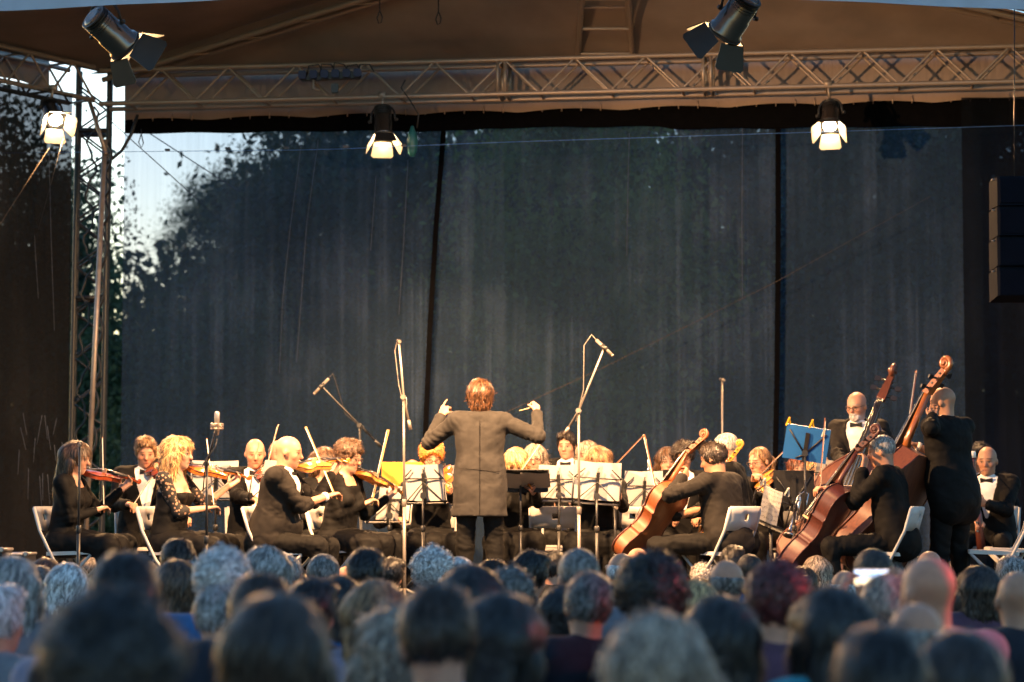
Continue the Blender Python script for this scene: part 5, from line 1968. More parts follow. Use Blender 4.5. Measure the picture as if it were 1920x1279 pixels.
fiddler(547, 819, 18.4, 80, 'heavy bald man in tuxedo in profile playing a honey-coloured violin', 'heavy bald violinist in profile', (655, 866), 1, 'honey', (632, 936), (574, 800), -.12, 1,
        hp=10, hy=4, hair='bald', outfit='tux', skin='pink', lean=.10, build=1.12, suit=M_suit2, pale=True)
k = skel(at(612, 838, 20.3) - UP * .016, 40, fem=True, hp=12); dress_up(k, 'brown-haired woman hidden behind the honey-coloured violin', hair='bob', hcol='brown', outfit='dress'); sit_chair(k, 'hidden brown-haired woman')
fiddler(660, 822, 19.2, 58, 'woman with short curly hair and glasses playing a honey-coloured violin', 'curly-haired woman with glasses', (757, 928), 1, 'honey', (697, 948), (729, 806), -.12, 1,
        fem=True, hp=14, hy=8, hair='curly', hcol='brown', outfit='dress', glasses=True, lean=.06, pale=True, skin='fair')
k = skel(at(773, 860, 22.3) - UP * .016, 0, hp=15, floor=STAGE); dress_up(k, 'bald head showing above the amber desk', hair='balding', hcol='grey', outfit='tux', skin='pink'); sit_chair(k, 'man behind the amber desk')
fiddler(811, 825, 20.3, 5, 'woman with copper hair and glasses playing a viola beside the conductor', 'copper-haired woman', (842, 925), -1, 'orange', (796, 908), (868, 930), -.25, 1,
        fem=True, hp=18, hy=8, hair='curly', hcol='orange', outfit='dress', glasses=True, lean=.05, L=.64)

# conductor
k = skel(at(900, 712, 19.0) - UP * .02, 180, sit=False, lean=.02, hy=4, hp=4, build=.93)
LHp, RHp = at(836, 768, 19.22), at(1002, 762, 19.15)
dress_up(k, 'conductor in long dark coat seen from behind with both arms raised', hair='mop', hcol='chestnut', outfit='suit', suit=M_coat, long_coat=True,
         lh=LHp, rh=RHp, ln=Vector((.5, .7, .2)), rn=Vector((-.6, .5, -.3)), lpole=Vector((-.8, .0, -.95)), rpole=Vector((1, .1, -.2)), lpoint=True, lcurl=.9, rcurl=.95, group=None)
bt = MB().tube([at(1006, 762, 19.16), at(974, 770, 19.05)], [.006, .003], 6)
tag(bt.build('baton', M_maple, None, at(1006, 762, 19.16)), 'pale baton in the raised hand of the conductor', 'baton')
k_cond = k
_jk = [o for o in bpy.data.objects if o.name.startswith('jacket')][-1]
_co = np.zeros(len(_jk.data.vertices) * 3, np.float32); _jk.data.vertices.foreach_get('co', _co); _co = _co.reshape(-1, 3) + np.array(k.base)
def back_pt(x, z):
    d2 = (_co[:, 0] - x) ** 2 + (_co[:, 2] - z) ** 2
    c = _co[d2 < .03 ** 2]
    if len(c) == 0: c = _co[np.argsort(d2)[:6]]
    y = c[:, 1].min()
    return Vector((x, y - .0012, z))
M_seamd = cloth('dark coat seam', (.006, .005, .005), .9, 0, .1)
_z0, _z1 = k.HIP.z - .19, k.NB.z - .03
sm_ = MB().tube([back_pt(k.HIP.x, _z0 + (_z1 - _z0) * q / 26) for q in range(27)], .0018, 5)
link_mesh('back_seam', sm_.mesh('back_seam', k.base), M_seamd, _jk)
sm_ = MB().tube([back_pt(k.HIP.x + dx, k.HIP.z + .16 - .012 * math.sin(dx * 9)) for dx in np.linspace(-.16, .16, 17)], .0016, 5)
link_mesh('waist_seam', sm_.mesh('waist_seam', k.base), M_seamd, _jk)

fiddler(966, 842, 20.3, -3, 'woman with blond fringe bent over behind the conductor\'s white score', 'woman with blond fringe', (998, 918), -1, 'orange', (957, 908), (1022, 815), -.2, 1,
        fem=True, hp=28, hair='fringe', hcol='blond', outfit='dress', lean=.1, pale=True)
k = skel(at(1002, 831, 21.2) - UP * .016, -8, fem=True, hp=8); dress_up(k, 'blond woman with glasses behind the woman with the fringe', hair='long', hcol='ash', outfit='dress', glasses=True); sit_chair(k, 'blond woman with glasses')
k = skel(at(1062, 809, 22.2) - UP * .016, -18, floor=STAGE + .15, hp=6); dress_up(k, 'dark-haired man in tuxedo sitting high in the back row', hair='short', hcol='dark', outfit='tux', skin='fair'); sit_chair(k, 'dark-haired man in the back row')
fiddler(1118, 838, 19.9, -8, 'woman with long brown hair bowed behind the big stand', 'brown-haired woman behind the big stand', (1158, 935), -1, 'orange', (1146, 880), (1207, 816), -.1, 1,
        fem=True, hp=26, hy=-10, hair='long', hcol='light', outfit='dress', lean=.1)
k = skel(at(1101, 826, 21.3) - UP * .016, -15, fem=True, hp=8); dress_up(k, 'light-haired musician hidden behind the bowed brown-haired woman', hair='bob', hcol='ash', outfit='dress'); sit_chair(k, 'hidden light-haired musician')
k = skel(at(1251, 838, 21.9) - UP * .016, 4, fem=True, hp=6, floor=STAGE + .15); dress_up(k, 'young woman with brown hair facing forward beside the first cello', hair='long', hcol='brown', outfit='dress', skin='pale'); sit_chair(k, 'young brown-haired woman')
k = skel(at(1281, 830, 21.4) - UP * .016, 0, hp=12); dress_up(k, 'dark curly-haired musician with glasses behind the first cello neck', hair='curly', hcol='dark', outfit='suit', glasses=True, skin='tan'); sit_chair(k, 'dark curly-haired musician')

def cellist(px, py, Y, yaw, label, desc, scroll, bottom, nrm, var, lh, kind='cello', sY=0., bY=0., frog=None, tip=None, seat=True, chair_at=None, clab=None, sit=True, neckvar=None, hand_d=0., **kw):
    sk_kw = {q: kw.pop(q) for q in ('lean', 'hy', 'hp', 'hr', 'build', 'side', 'fem', 'floor', 'hs') if q in kw}
    k = skel(at(px, py, Y) - UP * EXC.get(kw.get('hair'), 0), yaw, sit=sit, **sk_kw)
    P1 = at(*scroll, Y + sY); P0 = at(*bottom, Y + bY)
    fiddle(kind, P0, P1, nrm, var, clab or ('%s held by the %s' % ('cello' if kind == 'cello' else 'double bass', desc)), neckvar)
    a = P1 - P0
    # the left hand closes on the neck where the pixel says
    t = min(max((at(*lh, Y).z - P0.z) / a.z, 0), 1)
    LH = P0 + a * t
    rh = kw.pop('rh', None)
    if frog:
        Fp = at(*frog, P0.y + (P1.y - P0.y) * .3 + hand_d); Tp = far_end(Fp, *tip, .72, 1)
        bow(Fp, Tp, P0 + a * .35 - Fp, 'bow in the hand of the ' + desc)
        rh = Fp + (Tp - Fp).normalized() * .03
    if rh is None:
        rh = P0 + a * .36 + nrm.normalized() * .12 + k.r * .28
    b = dress_up(k, label, lh=LH, rh=rh, ln=(P0 + a * t - k.Sh[-1]).normalized(), spread=.42 if kind == 'cello' else .13, lpole=kw.pop('lpole', None) or (-UP * .6 - k.r * 1.), **kw)
    if seat and sit: sit_chair(k, desc)
    return k

cellist(1330, 829, 18.6, -128, 'cellist in dark suit seen from behind with orange cello', 'cellist in front of the orange cello', (1333, 812), (1176, 1052), Vector((-.80, .58, .12)), 'amber', (1268, 886),
        sY=-.05, bY=.2, hp=16, hy=10, hair='short', hcol='dark', outfit='suit', suit=M_suit2, skin='tan', lean=.08, frog=(1246, 985), tip=(1207, 808), hand_d=.05, clab='orange cello of the dark-haired cellist seen from behind')
cellist(1356, 812, 19.5, -105, 'grey-haired cellist in dark suit behind the front cellist', 'grey-haired cellist', (1398, 828), (1318, 1040), Vector((-.9, .3, .2)), 'honey', (1365, 892),
        sY=-.25, bY=.0, hp=8, hy=0, hair='crop', hcol='grey', outfit='suit', skin='pink', lean=.05, clab='honey-coloured cello whose scroll shows beside the grey-haired cellist')
fiddler(1420, 838, 20.5, -40, 'woman with pulled-back light brown hair and glasses playing a viola', 'woman with pulled-back hair', (1432, 925), -1, 'honey', (1416, 898), (1488, 828), -.15, 1,
        fem=True, hp=12, hy=-12, hair='pony', hcol='light', outfit='dress', glasses=True, lean=.06)
k = skel(at(1499, 850, 21.8) - UP * .016, 0, fem=True, hp=6); dress_up(k, 'red-haired woman between the black desk and blue desk', hair='long', hcol='auburn', outfit='dress', skin='pale'); sit_chair(k, 'red-haired woman')
k = skel(at(1533, 853, 21.4) - UP * .016, -5, fem=True, hp=6)
cl0, cl1 = at(1530, 893, 21.1), at(1545, 985, 20.75)
dress_up(k, 'woman with wavy blond hair playing a clarinet under the blue desk', hair='wavy', hcol='blond', outfit='dress', skin='pale', lh=cl0.lerp(cl1, .35), rh=cl0.lerp(cl1, .7)); sit_chair(k, 'clarinet player')
t = empty('clarinet', cl1, 'black clarinet held by the woman with wavy blond hair', 'clarinet')
d = (cl0 - cl1).normalized()
MB().lathe(cl1, d, [(0, .03), (.03, .022), (.08, .014), (.5, .0125), (.52, .009), (.58, .007)], 12).build('tube', M_ebony, t)
for q in range(7): MB().lathe(cl1 + d * (.13 + .05 * q) - Vector((0, .012, 0)), Vector((0, -1, .1)), [(0, .008), (.006, .008)], 8).build('key', M_wire, t)

cellist(1603, 736, 20.7, -22, 'bald man with grey beard and glasses standing with a double bass', 'bearded bass player', (1680, 692), (1530, 1090), Vector((-.25, -.9, .2)), 'umber', (1636, 800), kind='bass', sY=.0, bY=-.55, sit=False,
        hp=14, hy=-14, hair='bald', outfit='tux', suit=M_suit2, skin='beard', glasses=True, lean=.06, rh=at(1590, 925, 20.2), clab='double bass with red scroll held by the bearded man', lpole=Vector((.7, .1, -1)))
cellist(1647, 816, 18.4, -112, 'grey-haired cellist in black suit seen from behind at the dark side', 'grey-haired cellist at the dark side', (1657, 803), (1482, 1078), Vector((-.86, .48, .2)), 'dark', (1590, 862),
        sY=-.12, bY=.1, hp=10, hy=6, hair='crop', hcol='grey', outfit='suit', skin='pink', lean=.07, frog=(1536, 925), tip=(1547, 784), hand_d=-.05, clab='dark red cello at the dark side below the blue desk', lpole=Vector((-.3, -.1, -1)))
cellist(1762, 727, 18.8, -140, 'bald man in black suit standing with his back turned behind a double bass', 'bald bass player with his back turned', (1794, 676), (1612, 1072), Vector((-.62, .74, .2)), 'umber', (1742, 774), kind='bass', sY=-.26, bY=.15, sit=False,
        hp=10, hy=20, hair='bald', hcol='salt', outfit='suit', skin='tan', lean=.04, build=1.08, frog=(1699, 838), tip=(1719, 694), hand_d=.12, clab='dark red double bass of the man with his back turned', neckvar='brown', lpole=Vector((-.2, -.3, -1)))
k = skel(at(1840, 834, 21.6) - UP * .016, -10, hp=8); dress_up(k, 'dark-haired musician hidden behind the bald bassoon player', hair='curly', hcol='black', outfit='tux', skin='tan'); sit_chair(k, 'hidden dark-haired musician')
k = skel(at(1850, 838, 20.3), -22, hp=8)
b0, b1 = at(1822, 848, 19.98), at(1840, 1030, 19.9)
dress_up(k, 'bald man in tuxedo playing a bassoon at the far edge', hair='bald', outfit='tux', skin='tan', rh=b0.lerp(b1, .75), lh=b0.lerp(b1, .5)); sit_chair(k, 'bassoon player')
t = empty('bassoon', b1, 'dark red bassoon with a white ring at its top', 'bassoon')
d = (b0 - b1).normalized()
MB().lathe(b1, d, [(0, .036), (.3, .034), (.32, .026), ((b0 - b1).length - .08, .022), ((b0 - b1).length - .05, .028)], 14).build('tube', VAR['dark'], t)
MB().lathe(b1 + d * ((b0 - b1).length - .05), d, [(0, .031), (.04, .034), (.055, .030), (.05, .018), (0.0, .016)], 18).build('bell_ring', mat('ivory ring', (.8, .76, .68), .35), t)
for q in range(8): MB().lathe(b1 + d * (.15 + .07 * q) - Vector((.02, .03, 0)), Vector((-.3, -1, .1)), [(0, .011), (.01, .011)], 8).build('key', M_wire, t)
MB().tube([b1 + d * .55 + Vector((0, -.03, 0)), b1 + d * .62 + Vector((.02, .02, .0)), k.HC + k.hf * .12 - UP * .06], .004, 5).build('crook', M_wire, t)
# silver trumpet in the hands of a player hidden behind the black desk
tp0, tp1 = at(1490, 955, 20.0), at(1478, 1008, 19.9)
t = empty('trumpet', tp1, 'silver trumpet pointing down behind the tilted sheet music', 'trumpet')
d = (tp1 - tp0).normalized(); sd_ = Vector((1, 0, .2))
MB().lathe(tp0, d, [(0, .007), (.12, .008), (.18, .014), (.22, .028), (.245, .052), (.247, .05), (.22, .022)], 16).build('bell', M_wire, t)
MB().tube([tp0, tp0 - d * .12, tp0 - d * .16 + sd_ * .05, tp0 - d * .12 + sd_ * .09, tp0 + d * .1 + sd_ * .09], .007, 6).build('tubing', M_wire, t)
for q in range(3): MB().lathe(tp0 + sd_ * (.03 + .0) + d * (-.05 + q * .03) + Vector((0, -.02, -.05)), UP, [(0, .012), (.1, .012), (.105, .006), (.13, .006), (.132, .011), (.136, .011)], 10).build('valve', M_wire, t)
# oboe-like instrument standing on its peg by the back row
t = empty('flute_on_peg', at(1217, 935, 21.6), 'silver flute standing upright behind a white sheet', 'flute')
MB().tube([at(1217, 935, 21.6), at(1217, 862, 21.6)], .012, 8).build('tube', M_wire, t)
for q in range(5): MB().lathe(at(1217, 920 - q * 10, 21.58), Vector((0, -1, 0)), [(0, .016), (.012, .016), (.014, .01)], 8).build('key', M_wire, t)

# ------------------------------------------------------------------ music stands, spare chairs, microphones
stand(795, 912, 19.4, -24, 10, .36, .28, 'tilted stand with white pages between the microphone stand and the conductor', paper=2)
stand(976, 896, 19.75, 180, -68, .46, .34, 'flat black stand with a bright open score beside the conductor', 'black', paper=2, over=.0)
stand(1120, 912, 18.9, 0, 14, .37, .29, 'big wire stand with loose white pages in the middle', paper=2, roll=4, over=.03)
stand(1048, 912, 20.0, -10, 18, .32, .27, 'wire stand with grey pages behind the big stand', paper=2, over=.03)
stand(1208, 925, 20.3, 8, 12, .33, .28, 'wire stand with white page left of the orange cello', paper=2, over=.03)
stand(1446, 948, 18.7, 160, -28, .30, .32, 'tilted stand with printed music facing the audience, pegs at its top', paper=1, over=.01, roll=-22, pegs=((-.10, .15, M_pegw), (.10, .15, M_pegw)), printed=True)
stand(1512, 832, 19.9, -6, 22, .36, .30, 'high blue desk with yellow clothes pegs', 'blue', 0, roll=9, pegs=((-.17, .15, M_peg), (.02, .16, M_peg), (.13, .10, M_pegw)))
stand(1488, 920, 20.2, -3, 8, .34, .34, 'solid black desk below the blue desk', 'black', 0)
stand(1548, 898, 21.0, 8, 12, .34, .26, 'small wire stand with white page beside the clarinet player', paper=1, over=.02)
stand(756, 894, 21.3, 5, 10, .38, .26, 'amber desk behind the curly-haired woman', 'amber', 0)
stand(404, 905, 20.2, 20, 12, .40, .30, 'wire stand with white page behind the blond woman in lace', paper=2, over=.02)
stand(512, 905, 19.5, 35, 18, .40, .30, 'wire stand with white page behind the heavy bald violinist', paper=1, over=.02)
stand(846, 912, 20.6, -6, 12, .36, .30, 'wire stand with white page half hidden by the conductor', paper=2, over=.02)
stand(730, 950, 20.2, 25, 14, .38, .28, 'low wire stand with white page under the honey-coloured violin', paper=1)
P = at(1046, 1010, 20.6); chair(Vector((P.x, P.y, STAGE)), 175, 'empty white folding chair behind the conductor, back towards the audience')
P = at(1184, 1010, 20.4); chair(Vector((P.x, P.y, STAGE)), 178, 'empty white folding chair in front of the wire stand by the orange cello')
P = at(1862, 1010, 18.6); chair(Vector((P.x, P.y, STAGE)), -100, 'empty folding chair at the far edge in front of the bassoon player')
P = at(1893, 1010, 19.6); chair(Vector((P.x, P.y, STAGE)), -96, 'second empty folding chair at the far edge, farther back')

mic_stand(759, 19.0, (757, 745), (748, 640, 18.9), (770, 806, 19.02), 'tall pale boom microphone stand next to the conductor', M_micgrey)
mic_stand(678, 20.6, (675, 798), (603, 724, 20.4), (715, 838, 20.7), 'slanting boom microphone stand behind the curly-haired woman', M_dark)
mic_stand(1086, 18.7, (1085, 770), (1133, 652, 18.6), (1058, 815, 18.75), 'tall boom microphone stand at the big wire stand', M_micgrey)
mic_stand(1355, 22.3, (1354, 712), None, None, 'thin vertical microphone stand behind the cellos', M_micgrey, cable=False)
mic_stand(388, 17.9, (388, 870), (407, 795, 17.85), None, 'black stand with a champagne studio microphone by the woman in lace', M_dark, 'studio')
mic_stand(147, 17.9, (150, 832), None, None, 'thin black microphone stand in front of the woman at the stage edge', M_dark, cable=False)
mic_stand(1155, 19.2, (1153, 950), None, None, 'short black microphone stand beside the big wire stand', M_dark, cable=False)
bn = MB().lathe(Vector((at(745, 1000, 20.4).x, 20.4, STAGE)), UP, [(0, .04), (.2, .04), (.23, .016), (.26, .016)], 14)
tag(bn.build('water_bottle', mat('clear plastic bottle', (.6, .6, .58), .15), None, Vector((at(745, 1000, 20.4).x, 20.4, STAGE))), 'clear water bottle on the floor behind the tall microphone stand', 'bottle')

# ================================================================== AUDIENCE (seated on the lawn, backs to us)
AW = {'bald': .158, 'crop': .168, 'balding': .172, 'short': .186, 'curly': .212, 'afro': .248, 'bob': .212, 'long': .212, 'wavy': .235, 'fringe': .21, 'pony': .172, 'bun': .172}
def aud_template(kind, fem):
    k = skel(Vector((0, 0, 1.30)), 180, True, 0., lean=.03, fem=fem, hp=3, build=1. if fem else 1.06)
    k.base = Vector((0, 0, 0))
    B = Field(.014)
    torso(B, k, -.012)
    head_prims(B, k, True, fem)
    Tm = Field(.017)
    torso(Tm, k, .010)
    for s in (-1, 1):
        E = k.Sh[s] + k.r * s * .05 - UP * .28 + k.f * .03; W = k.HIP + k.f * .28 + k.r * s * .09 + UP * .14
        B.cap(k.Sh[s], E, .046, .038, .03); B.cap(E, W, .036, .026, .02)
        hand(B, E, W, -UP, s, .4)
        Tm.cap(k.Sh[s], E, .064, .052, .04); Tm.cap(E, W, .05, .04, .03)
        h0 = k.HIP + k.r * s * .1 - UP * .02; kn = h0 + k.f * .43; an = Vector((kn.x, kn.y, .08))
        B.cap(h0, kn, .085, .062, .04); B.cap(kn, an, .058, .042, .03); B.cap(an - UP * .03, an + k.f * .15 - UP * .04, .04, .035, .02)
    Tm.cap(k.NB - k.su * .02, k.NB + k.su * .012, .072, .066, .015)
    HR = np.array([k.hr_, k.hf, k.hu]); HCn = np.array(k.HC)
    Vt, Q = B.mesh(); bm = np_mesh('person', Vt, Q)
    at_ = bm.attributes.new('hco', 'FLOAT_VECTOR', 'POINT'); at_.data.foreach_set('vector', ((Vt - HCn) @ HR.T).astype(np.float32).ravel())
    Vt, Q = Tm.mesh(); Vt = Vt + vnormals(Vt, Q) * (wavy(Vt, 15, 3) * .006)[:, None]; tm = np_mesh('top', Vt, Q)
    hm = None
    if kind != 'bald':
        dp, fq = HAIR_DISP[kind]
        hm = hair_mesh(k, kind, dp, fq, 5 + len(kind), .012)
    Lg = Field(.02)
    for s in (-1, 1):
        h0 = k.HIP + k.r * s * .1 - UP * .02; kn = h0 + k.f * .43; an = Vector((kn.x, kn.y, .08))
        Lg.cap(k.HIP, h0, .13, .12, .04); Lg.cap(h0, kn, .105, .082, .04); Lg.cap(kn, an, .08, .065, .03)
    Vt, Q = Lg.mesh(); trm = np_mesh('trousers', Vt, Q)
    return bm, tm, hm, trm
_AT = {}
ACOL = {'navy': (.012, .014, .022), 'black': (.012, .012, .014), 'denim': (.04, .14, .32), 'sky': (.18, .42, .70), 'white': (.62, .64, .70), 'pink': (.45, .02, .13), 'teal': (.02, .26, .34), 'grey': (.16, .16, .18),
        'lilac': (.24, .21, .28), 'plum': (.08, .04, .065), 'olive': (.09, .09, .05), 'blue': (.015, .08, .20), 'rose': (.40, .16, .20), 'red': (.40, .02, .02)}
def AM(c): return cloth('audience cloth ' + c, ACOL[c], .85, .1, .3)
ASKIN = {'fair': SKIN['fair'], 'pink': SKIN['pink'], 'tan': SKIN['tan']}
_ar = random.Random(5)
def aud(px, ytop, w, kind, hcol, top, label, fem=None, yaw=None, skin='pink', Y=None):
    fem = kind in ('long', 'bob', 'wavy', 'fringe', 'pony', 'bun') if fem is None else fem
    key = (kind, fem)
    if key not in _AT: _AT[key] = aud_template(kind, fem)
    bm, tm, hm, trm = _AT[key]
    Y = Y or F * AW[kind] / w
    P = at(px, ytop, Y) - UP * EXC.get(kind, 0)
    P.z = min(max(P.z, 1.1), 1.55)
    s_ = min(max(P.z / 1.30, .94), 1.07)
    rot = Matrix.Rotation(RAD(_ar.uniform(-30, 30) if yaw is None else yaw), 3, 'Z') @ Matrix.Rotation(RAD(_ar.uniform(-7, 7)), 3, 'Y') @ Matrix.Rotation(RAD(_ar.uniform(-6, 4)), 3, 'X')
    top_ = rot @ Vector((0, 0, 1.30 * s_))
    o = link_mesh('person', bm, ASKIN[skin], None, P - top_)
    o.scale = (s_, s_, s_)
    o.rotation_euler = rot.to_euler()
    tag(o, label, 'person', 'seated audience')
    link_mesh('top', tm, AM(top), o)
    link_mesh('trousers', trm, AM('black'), o)
    if hm: link_hair(hm, hcol, o)
    return o

aud(28, 1040, 96, 'long', 'grey', 'grey', 'spectator with long silvery hair at the near corner of the crowd')
aud(86, 1044, 66, 'long', 'auburn', 'navy', 'spectator with long reddish hair beside the long silvery hair')
aud(-4, 1098, 96, 'short', 'white', 'grey', 'white-haired spectator cut off by the picture edge')
aud(130, 1054, 76, 'bob', 'white', 'grey', 'spectator with pale silvery bob below the first folding chair')
aud(168, 1044, 44, 'bob', 'ash', 'navy', 'small far spectator with parted ash hair beside the silvery bob')
aud(228, 1040, 128, 'short', 'black', 'navy', 'large dark-haired man behind the biggest dark head', skin='fair', Y=6.9)
aud(276, 1051, 62, 'bob', 'ash', 'grey', 'ash blond spectator peeking out beside the large dark-haired man')
aud(214, 1090, 98, 'short', 'white', 'lilac', 'white-haired spectator just above the biggest dark head', Y=7.6)
aud(205, 1112, 236, 'afro', 'black', 'black', 'biggest dark blurred head in the near corner', True, Y=4.6)
aud(330, 1012, 62, 'short', 'dark', 'navy', 'dark-haired man whose head rises below the blond violinist')
aud(352, 1040, 70, 'bob', 'grey', 'lilac', 'grey-haired spectator behind the dark brown long hair', Y=13.6)
aud(330, 1046, 84, 'long', 'brown', 'pink', 'spectator with dark brown long hair and pink top')
aud(425, 1028, 98, 'curly', 'white', 'denim', 'spectator with thin fluffy white hair in a teal blue shirt', False)
aud(497, 1022, 84, 'bob', 'grey', 'navy', 'spectator with straight blue-grey bob beside the fluffy white hair')
aud(538, 1040, 56, 'crop', 'grey', 'grey', 'grey cropped head half hidden by the blue-grey bob')
aud(608, 1038, 57, 'crop', 'salt', 'sky', 'man with cropped brown-grey hair and sky blue collar')
aud(645, 1035, 44, 'curly', 'auburn', 'navy', 'far spectator with red-brown curls')
aud(652, 1062, 46, 'balding', 'white', 'white', 'pale balding head between the cropped man and dark head')
aud(686, 1030, 68, 'short', 'black', 'navy', 'dark-haired spectator below the curly-haired violinist', False)
aud(738, 1046, 50, 'short', 'black', 'black', 'small very dark head beside the microphone stand', True)
aud(764, 1040, 46, 'curly', 'salt', 'navy', 'grey curls half hidden by the white curls')
aud(809, 1025, 74, 'curly', 'white', 'white', 'spectator with tight white curls left of the conductor', True)
aud(862, 1044, 58, 'crop', 'white', 'grey', 'pale cropped head just below the conductor')
aud(876, 1057, 106, 'bob', 'black', 'navy', 'dark bob in front of the pale cropped head')
aud(488, 1078, 112, 'short', 'dark', 'denim', 'dark-haired spectator in front of the fluffy white hair', True)
aud(525, 1106, 186, 'long', 'dark', 'rose', 'large blurred head with long dark streaked hair and pink shoulder', Y=5.4)
aud(590, 1085, 92, 'short', 'black', 'navy', 'black-haired spectator beside the large streaked hair', Y=9.4)
aud(632, 1076, 86, 'long', 'black', 'blue', 'spectator with long black hair below the cropped man')
aud(708, 1083, 108, 'long', 'light', 'lilac', 'spectator with light brown long hair in a lilac top')
aud(735, 1130, 112, 'wavy', 'ash', 'white', 'curly ash blond hair beside the large dark brown head', Y=7.0)
aud(815, 1099, 134, 'short', 'dark', 'sky', 'large dark brown head with pale blue shoulders in the middle', True, Y=6.1)
aud(922, 1050, 58, 'short', 'black', 'navy', 'far dark head just beyond the conductor\'s feet', True)
aud(957, 1064, 92, 'curly', 'salt', 'navy', 'spectator with blue-grey swept hair in the middle')
aud(1000, 1033, 64, 'short', 'black', 'navy', 'young man with cropped black hair below the blond fringe player')
aud(1034, 1033, 50, 'short', 'black', 'black', 'dark head tucked behind the young man with black hair')
aud(1081, 1028, 72, 'crop', 'salt', 'grey', 'man with short grey hair and visible ears below the big stand')
aud(956, 1110, 136, 'bob', 'black', 'blue', 'large blue-black bob in the middle of the front rows', Y=6.6)
_hb = aud(1061, 1094, 96, 'bob', 'black', 'blue', 'dark-haired woman with purple hair slides and blue top')
aud(1106, 1075, 90, 'short', 'salt', 'navy', 'spectator with dark grey hair behind the purple hair slides', True)
aud(1160, 1085, 78, 'bob', 'dark', 'rose', 'dark brown bob beside the dark grey hair')
aud(1170, 1038, 56, 'balding', 'white', 'grey', 'pale balding head below the orange cello')
aud(1198, 1028, 42, 'bald', 'white', 'grey', 'pink bald head behind the pale balding head')
aud(1215, 1037, 124, 'afro', 'black', 'black', 'spectator with big black curls below the orange cello', True)
_rc = aud(1257, 1070, 66, 'pony', 'dark', 'grey', 'dark-haired woman with a red hair clip')
aud(1225, 1143, 180, 'wavy', 'ash', 'plum', 'large blurred head with long ash hair in the front row', Y=5.3)
aud(1303, 1085, 92, 'long', 'blond', 'rose', 'spectator with pale blond hair beside the red hair clip')
aud(1318, 1054, 52, 'curly', 'grey', 'grey', 'small grey curls below the cellist\'s chair')
aud(1365, 1050, 68, 'balding', 'salt', 'navy', 'balding man with a pink crown below the cellos')
aud(1375, 1024, 48, 'short', 'black', 'black', 'small black head behind the folding chair of the cellist', False)
aud(1405, 1038, 48, 'crop', 'dark', 'blue', 'small blue-black cropped head beside the balding man')
aud(1460, 1055, 116, 'curly', 'winered', 'plum', 'spectator with wine red curls in the second rows', True)
aud(1355, 1112, 122, 'long', 'black', 'black', 'large black straight hair below the pale blond hair', Y=6.9)
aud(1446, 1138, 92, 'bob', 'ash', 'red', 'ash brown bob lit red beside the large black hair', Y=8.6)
aud(1528, 1041, 54, 'bob', 'ash', 'grey', 'small ash grey bob below the dark red cello')
aud(1506, 1060, 58, 'bob', 'brown', 'plum', 'brown bob in front of the small ash grey bob')
aud(1560, 1095, 122, 'long', 'black', 'teal', 'dark long hair over a turquoise top', Y=6.9)
aud(1585, 1070, 60, 'balding', 'white', 'rose', 'pinkish balding head beside the glowing phone')
aud(1633, 1028, 66, 'crop', 'dark', 'navy', 'dark cropped head rising right behind the glowing phone')
aud(1672, 1050, 46, 'short', 'salt', 'navy', 'small dark grey head between the phone and the bald men')
aud(1735, 1045, 86, 'bald', 'grey', 'grey', 'bald man lit red from the side')
aud(1745, 1033, 46, 'bald', 'grey', 'navy', 'far bald head peeking over the bald man lit red')
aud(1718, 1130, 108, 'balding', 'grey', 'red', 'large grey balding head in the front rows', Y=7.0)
aud(1640, 1178, 168, 'short', 'black', 'black', 'large black blurred head at the lower edge near the phone', True, Y=5.0)
aud(1788, 1057, 44, 'bob', 'dark', 'grey', 'small dark bob behind the bald man lit red')
aud(1836, 1058, 78, 'bob', 'dark', 'plum', 'woman with dark greying bob in a patterned plum blouse')
aud(1891, 1044, 58, 'short', 'grey', 'grey', 'grey-haired spectator below the empty chairs', False)
aud(1908, 1072, 74, 'bald', 'grey', 'navy', 'bald man in navy suit at the far picture edge', skin='tan')
aud(70, 1062, 62, 'short', 'salt', 'grey', 'grey head low between the reddish hair and the silvery bob', True)
aud(405, 1100, 92, 'short', 'grey', 'denim', 'spectator in denim blue low beside the streaked hair', Y=9.5)
aud(1800, 1180, 180, 'bob', 'dark', 'plum', 'near spectator in dark plum at the lower far corner', Y=5.6)

# small things in the crowd
M_clip = mat('purple hair slide', (.35, .06, .45), .25)
for dz, w in ((-.075, .055), (-.125, .045)):
    q = Vector((0, -.118, 1.30 + dz))
    link_mesh('hair_slide', MB().tube([q + Vector((-w, .018, 0)), q, q + Vector((w, .018, .004))], .005, 6).mesh('hair_slide'), M_clip, _hb)
link_mesh('hair_clip', MB().box((.03, -.11, 1.24), (.022, .03, .075), Matrix.Rotation(.5, 3, 'Y'), bev=.006).mesh('hair_clip'), mat('red hair clip', (.5, .01, .01), .3), _rc)

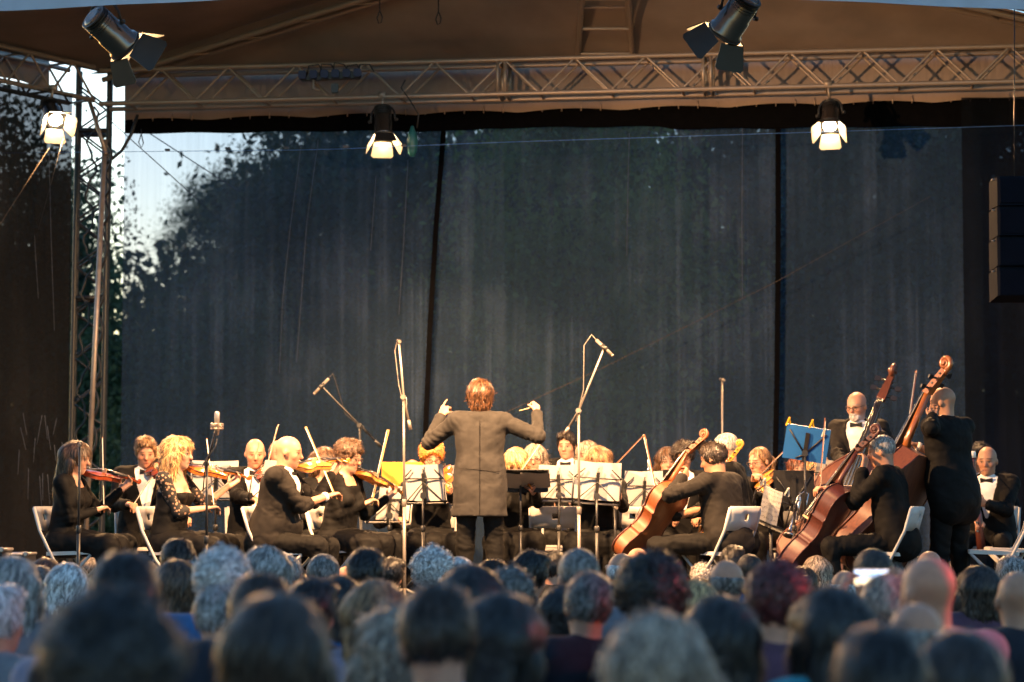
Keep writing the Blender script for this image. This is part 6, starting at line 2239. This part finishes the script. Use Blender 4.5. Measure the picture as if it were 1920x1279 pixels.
# spectator filming with a phone
k = skel(at(1665, 1085, 8.9), 178, True, 0., fem=True, hp=-2, lean=.04)
PH = at(1636, 1083, 9.35)
dress_up(k, 'woman with brown-blond bob filming with a phone', hair='bob', hcol='ash', outfit='dress', rh=at(1683, 1085, 9.33), rn=Vector((-1, .2, 0)), lh=at(1592, 1092, 9.33), ln=Vector((1, .2, 0)), lpole=-UP - k.r, rpole=-UP + k.r, group='seated audience', hb=.014)
ph = empty('phone', PH, 'glowing phone held up in landscape to film the stage', 'phone')
MB().box(PH, (.150, .008, .073), bev=.008).build('case', M_dark, ph)
def screen_mat():
    m, nt, bs, out = new_mat('phone screen picture')
    v = obj_vec(nt)
    sx = N(nt, 'ShaderNodeSeparateXYZ'); nt.links.new(v, sx.inputs[0])
    n = noise_fac(nt, 55, 3, obj_vec(nt, (1, 1, 1.8)))
    mr = N(nt, 'ShaderNodeMapRange'); mr.inputs['From Min'].default_value = -.032; mr.inputs['From Max'].default_value = .032; nt.links.new(sx.outputs[2], mr.inputs[0])
    base = ramp(nt, mr.outputs[0], [(0., (.03, .03, .04)), (.18, (.75, .55, .32)), (.42, (.85, .66, .42)), (.55, (.16, .22, .34)), (.8, (.35, .50, .72)), (1., (.28, .2, .18))])
    mx = N(nt, 'ShaderNodeMix', data_type='RGBA', blend_type='MULTIPLY'); mx.inputs[0].default_value = .8
    nt.links.new(base, mx.inputs[6]); nt.links.new(ramp(nt, n, [(.35, (.25, .25, .25)), (.65, (1.5, 1.5, 1.5))]), mx.inputs[7])
    e = N(nt, 'ShaderNodeEmission'); nt.links.new(mx.outputs[2], e.inputs[0]); e.inputs[1].default_value = .8
    nt.links.new(e.outputs[0], out.inputs[0])
    return m
MB().box(PH - Vector((0, .0055, 0)), (.140, .002, .064)).build('screen', screen_mat(), ph)

# red show light on a stand beyond the picture edge: it tints the near bald heads
pr = Vector((2.9, 8.7, 1.95))
rl = empty('red_light', Vector((pr.x, pr.y, 0)), 'red flood light on a black stand beyond the picture edge', 'lamp')
MB().tube([(pr.x, pr.y, 0), pr], .015, 8).build('stand', M_dark, rl)
dn = (Vector((1.35, 8.4, 1.2)) - pr).normalized()
MB().lathe(pr - dn * .15, dn, [(0, .05), (.05, .08), (.15, .085), (.15, .07)], 16).build('housing', M_dark, rl)
MB().lathe(pr - dn * .01, dn, [(0, .07), (.004, .001)], 16).build('lens', emit_mat('red lens', (1, .03, .02), 8.), rl)
L = bpy.data.lights.new('red_lamp_light', 'SPOT'); L.energy = 26; L.color = (1, .04, .03); L.spot_size = RAD(70); L.spot_blend = .6; L.shadow_soft_size = .06
lo = bpy.data.objects.new('red_lamp_light', L); COL.objects.link(lo); lo.parent = rl; lo.location = pr + dn * .02 - rl.location
lo.rotation_mode = 'QUATERNION'; lo.rotation_quaternion = dn.to_track_quat('-Z', 'Y')
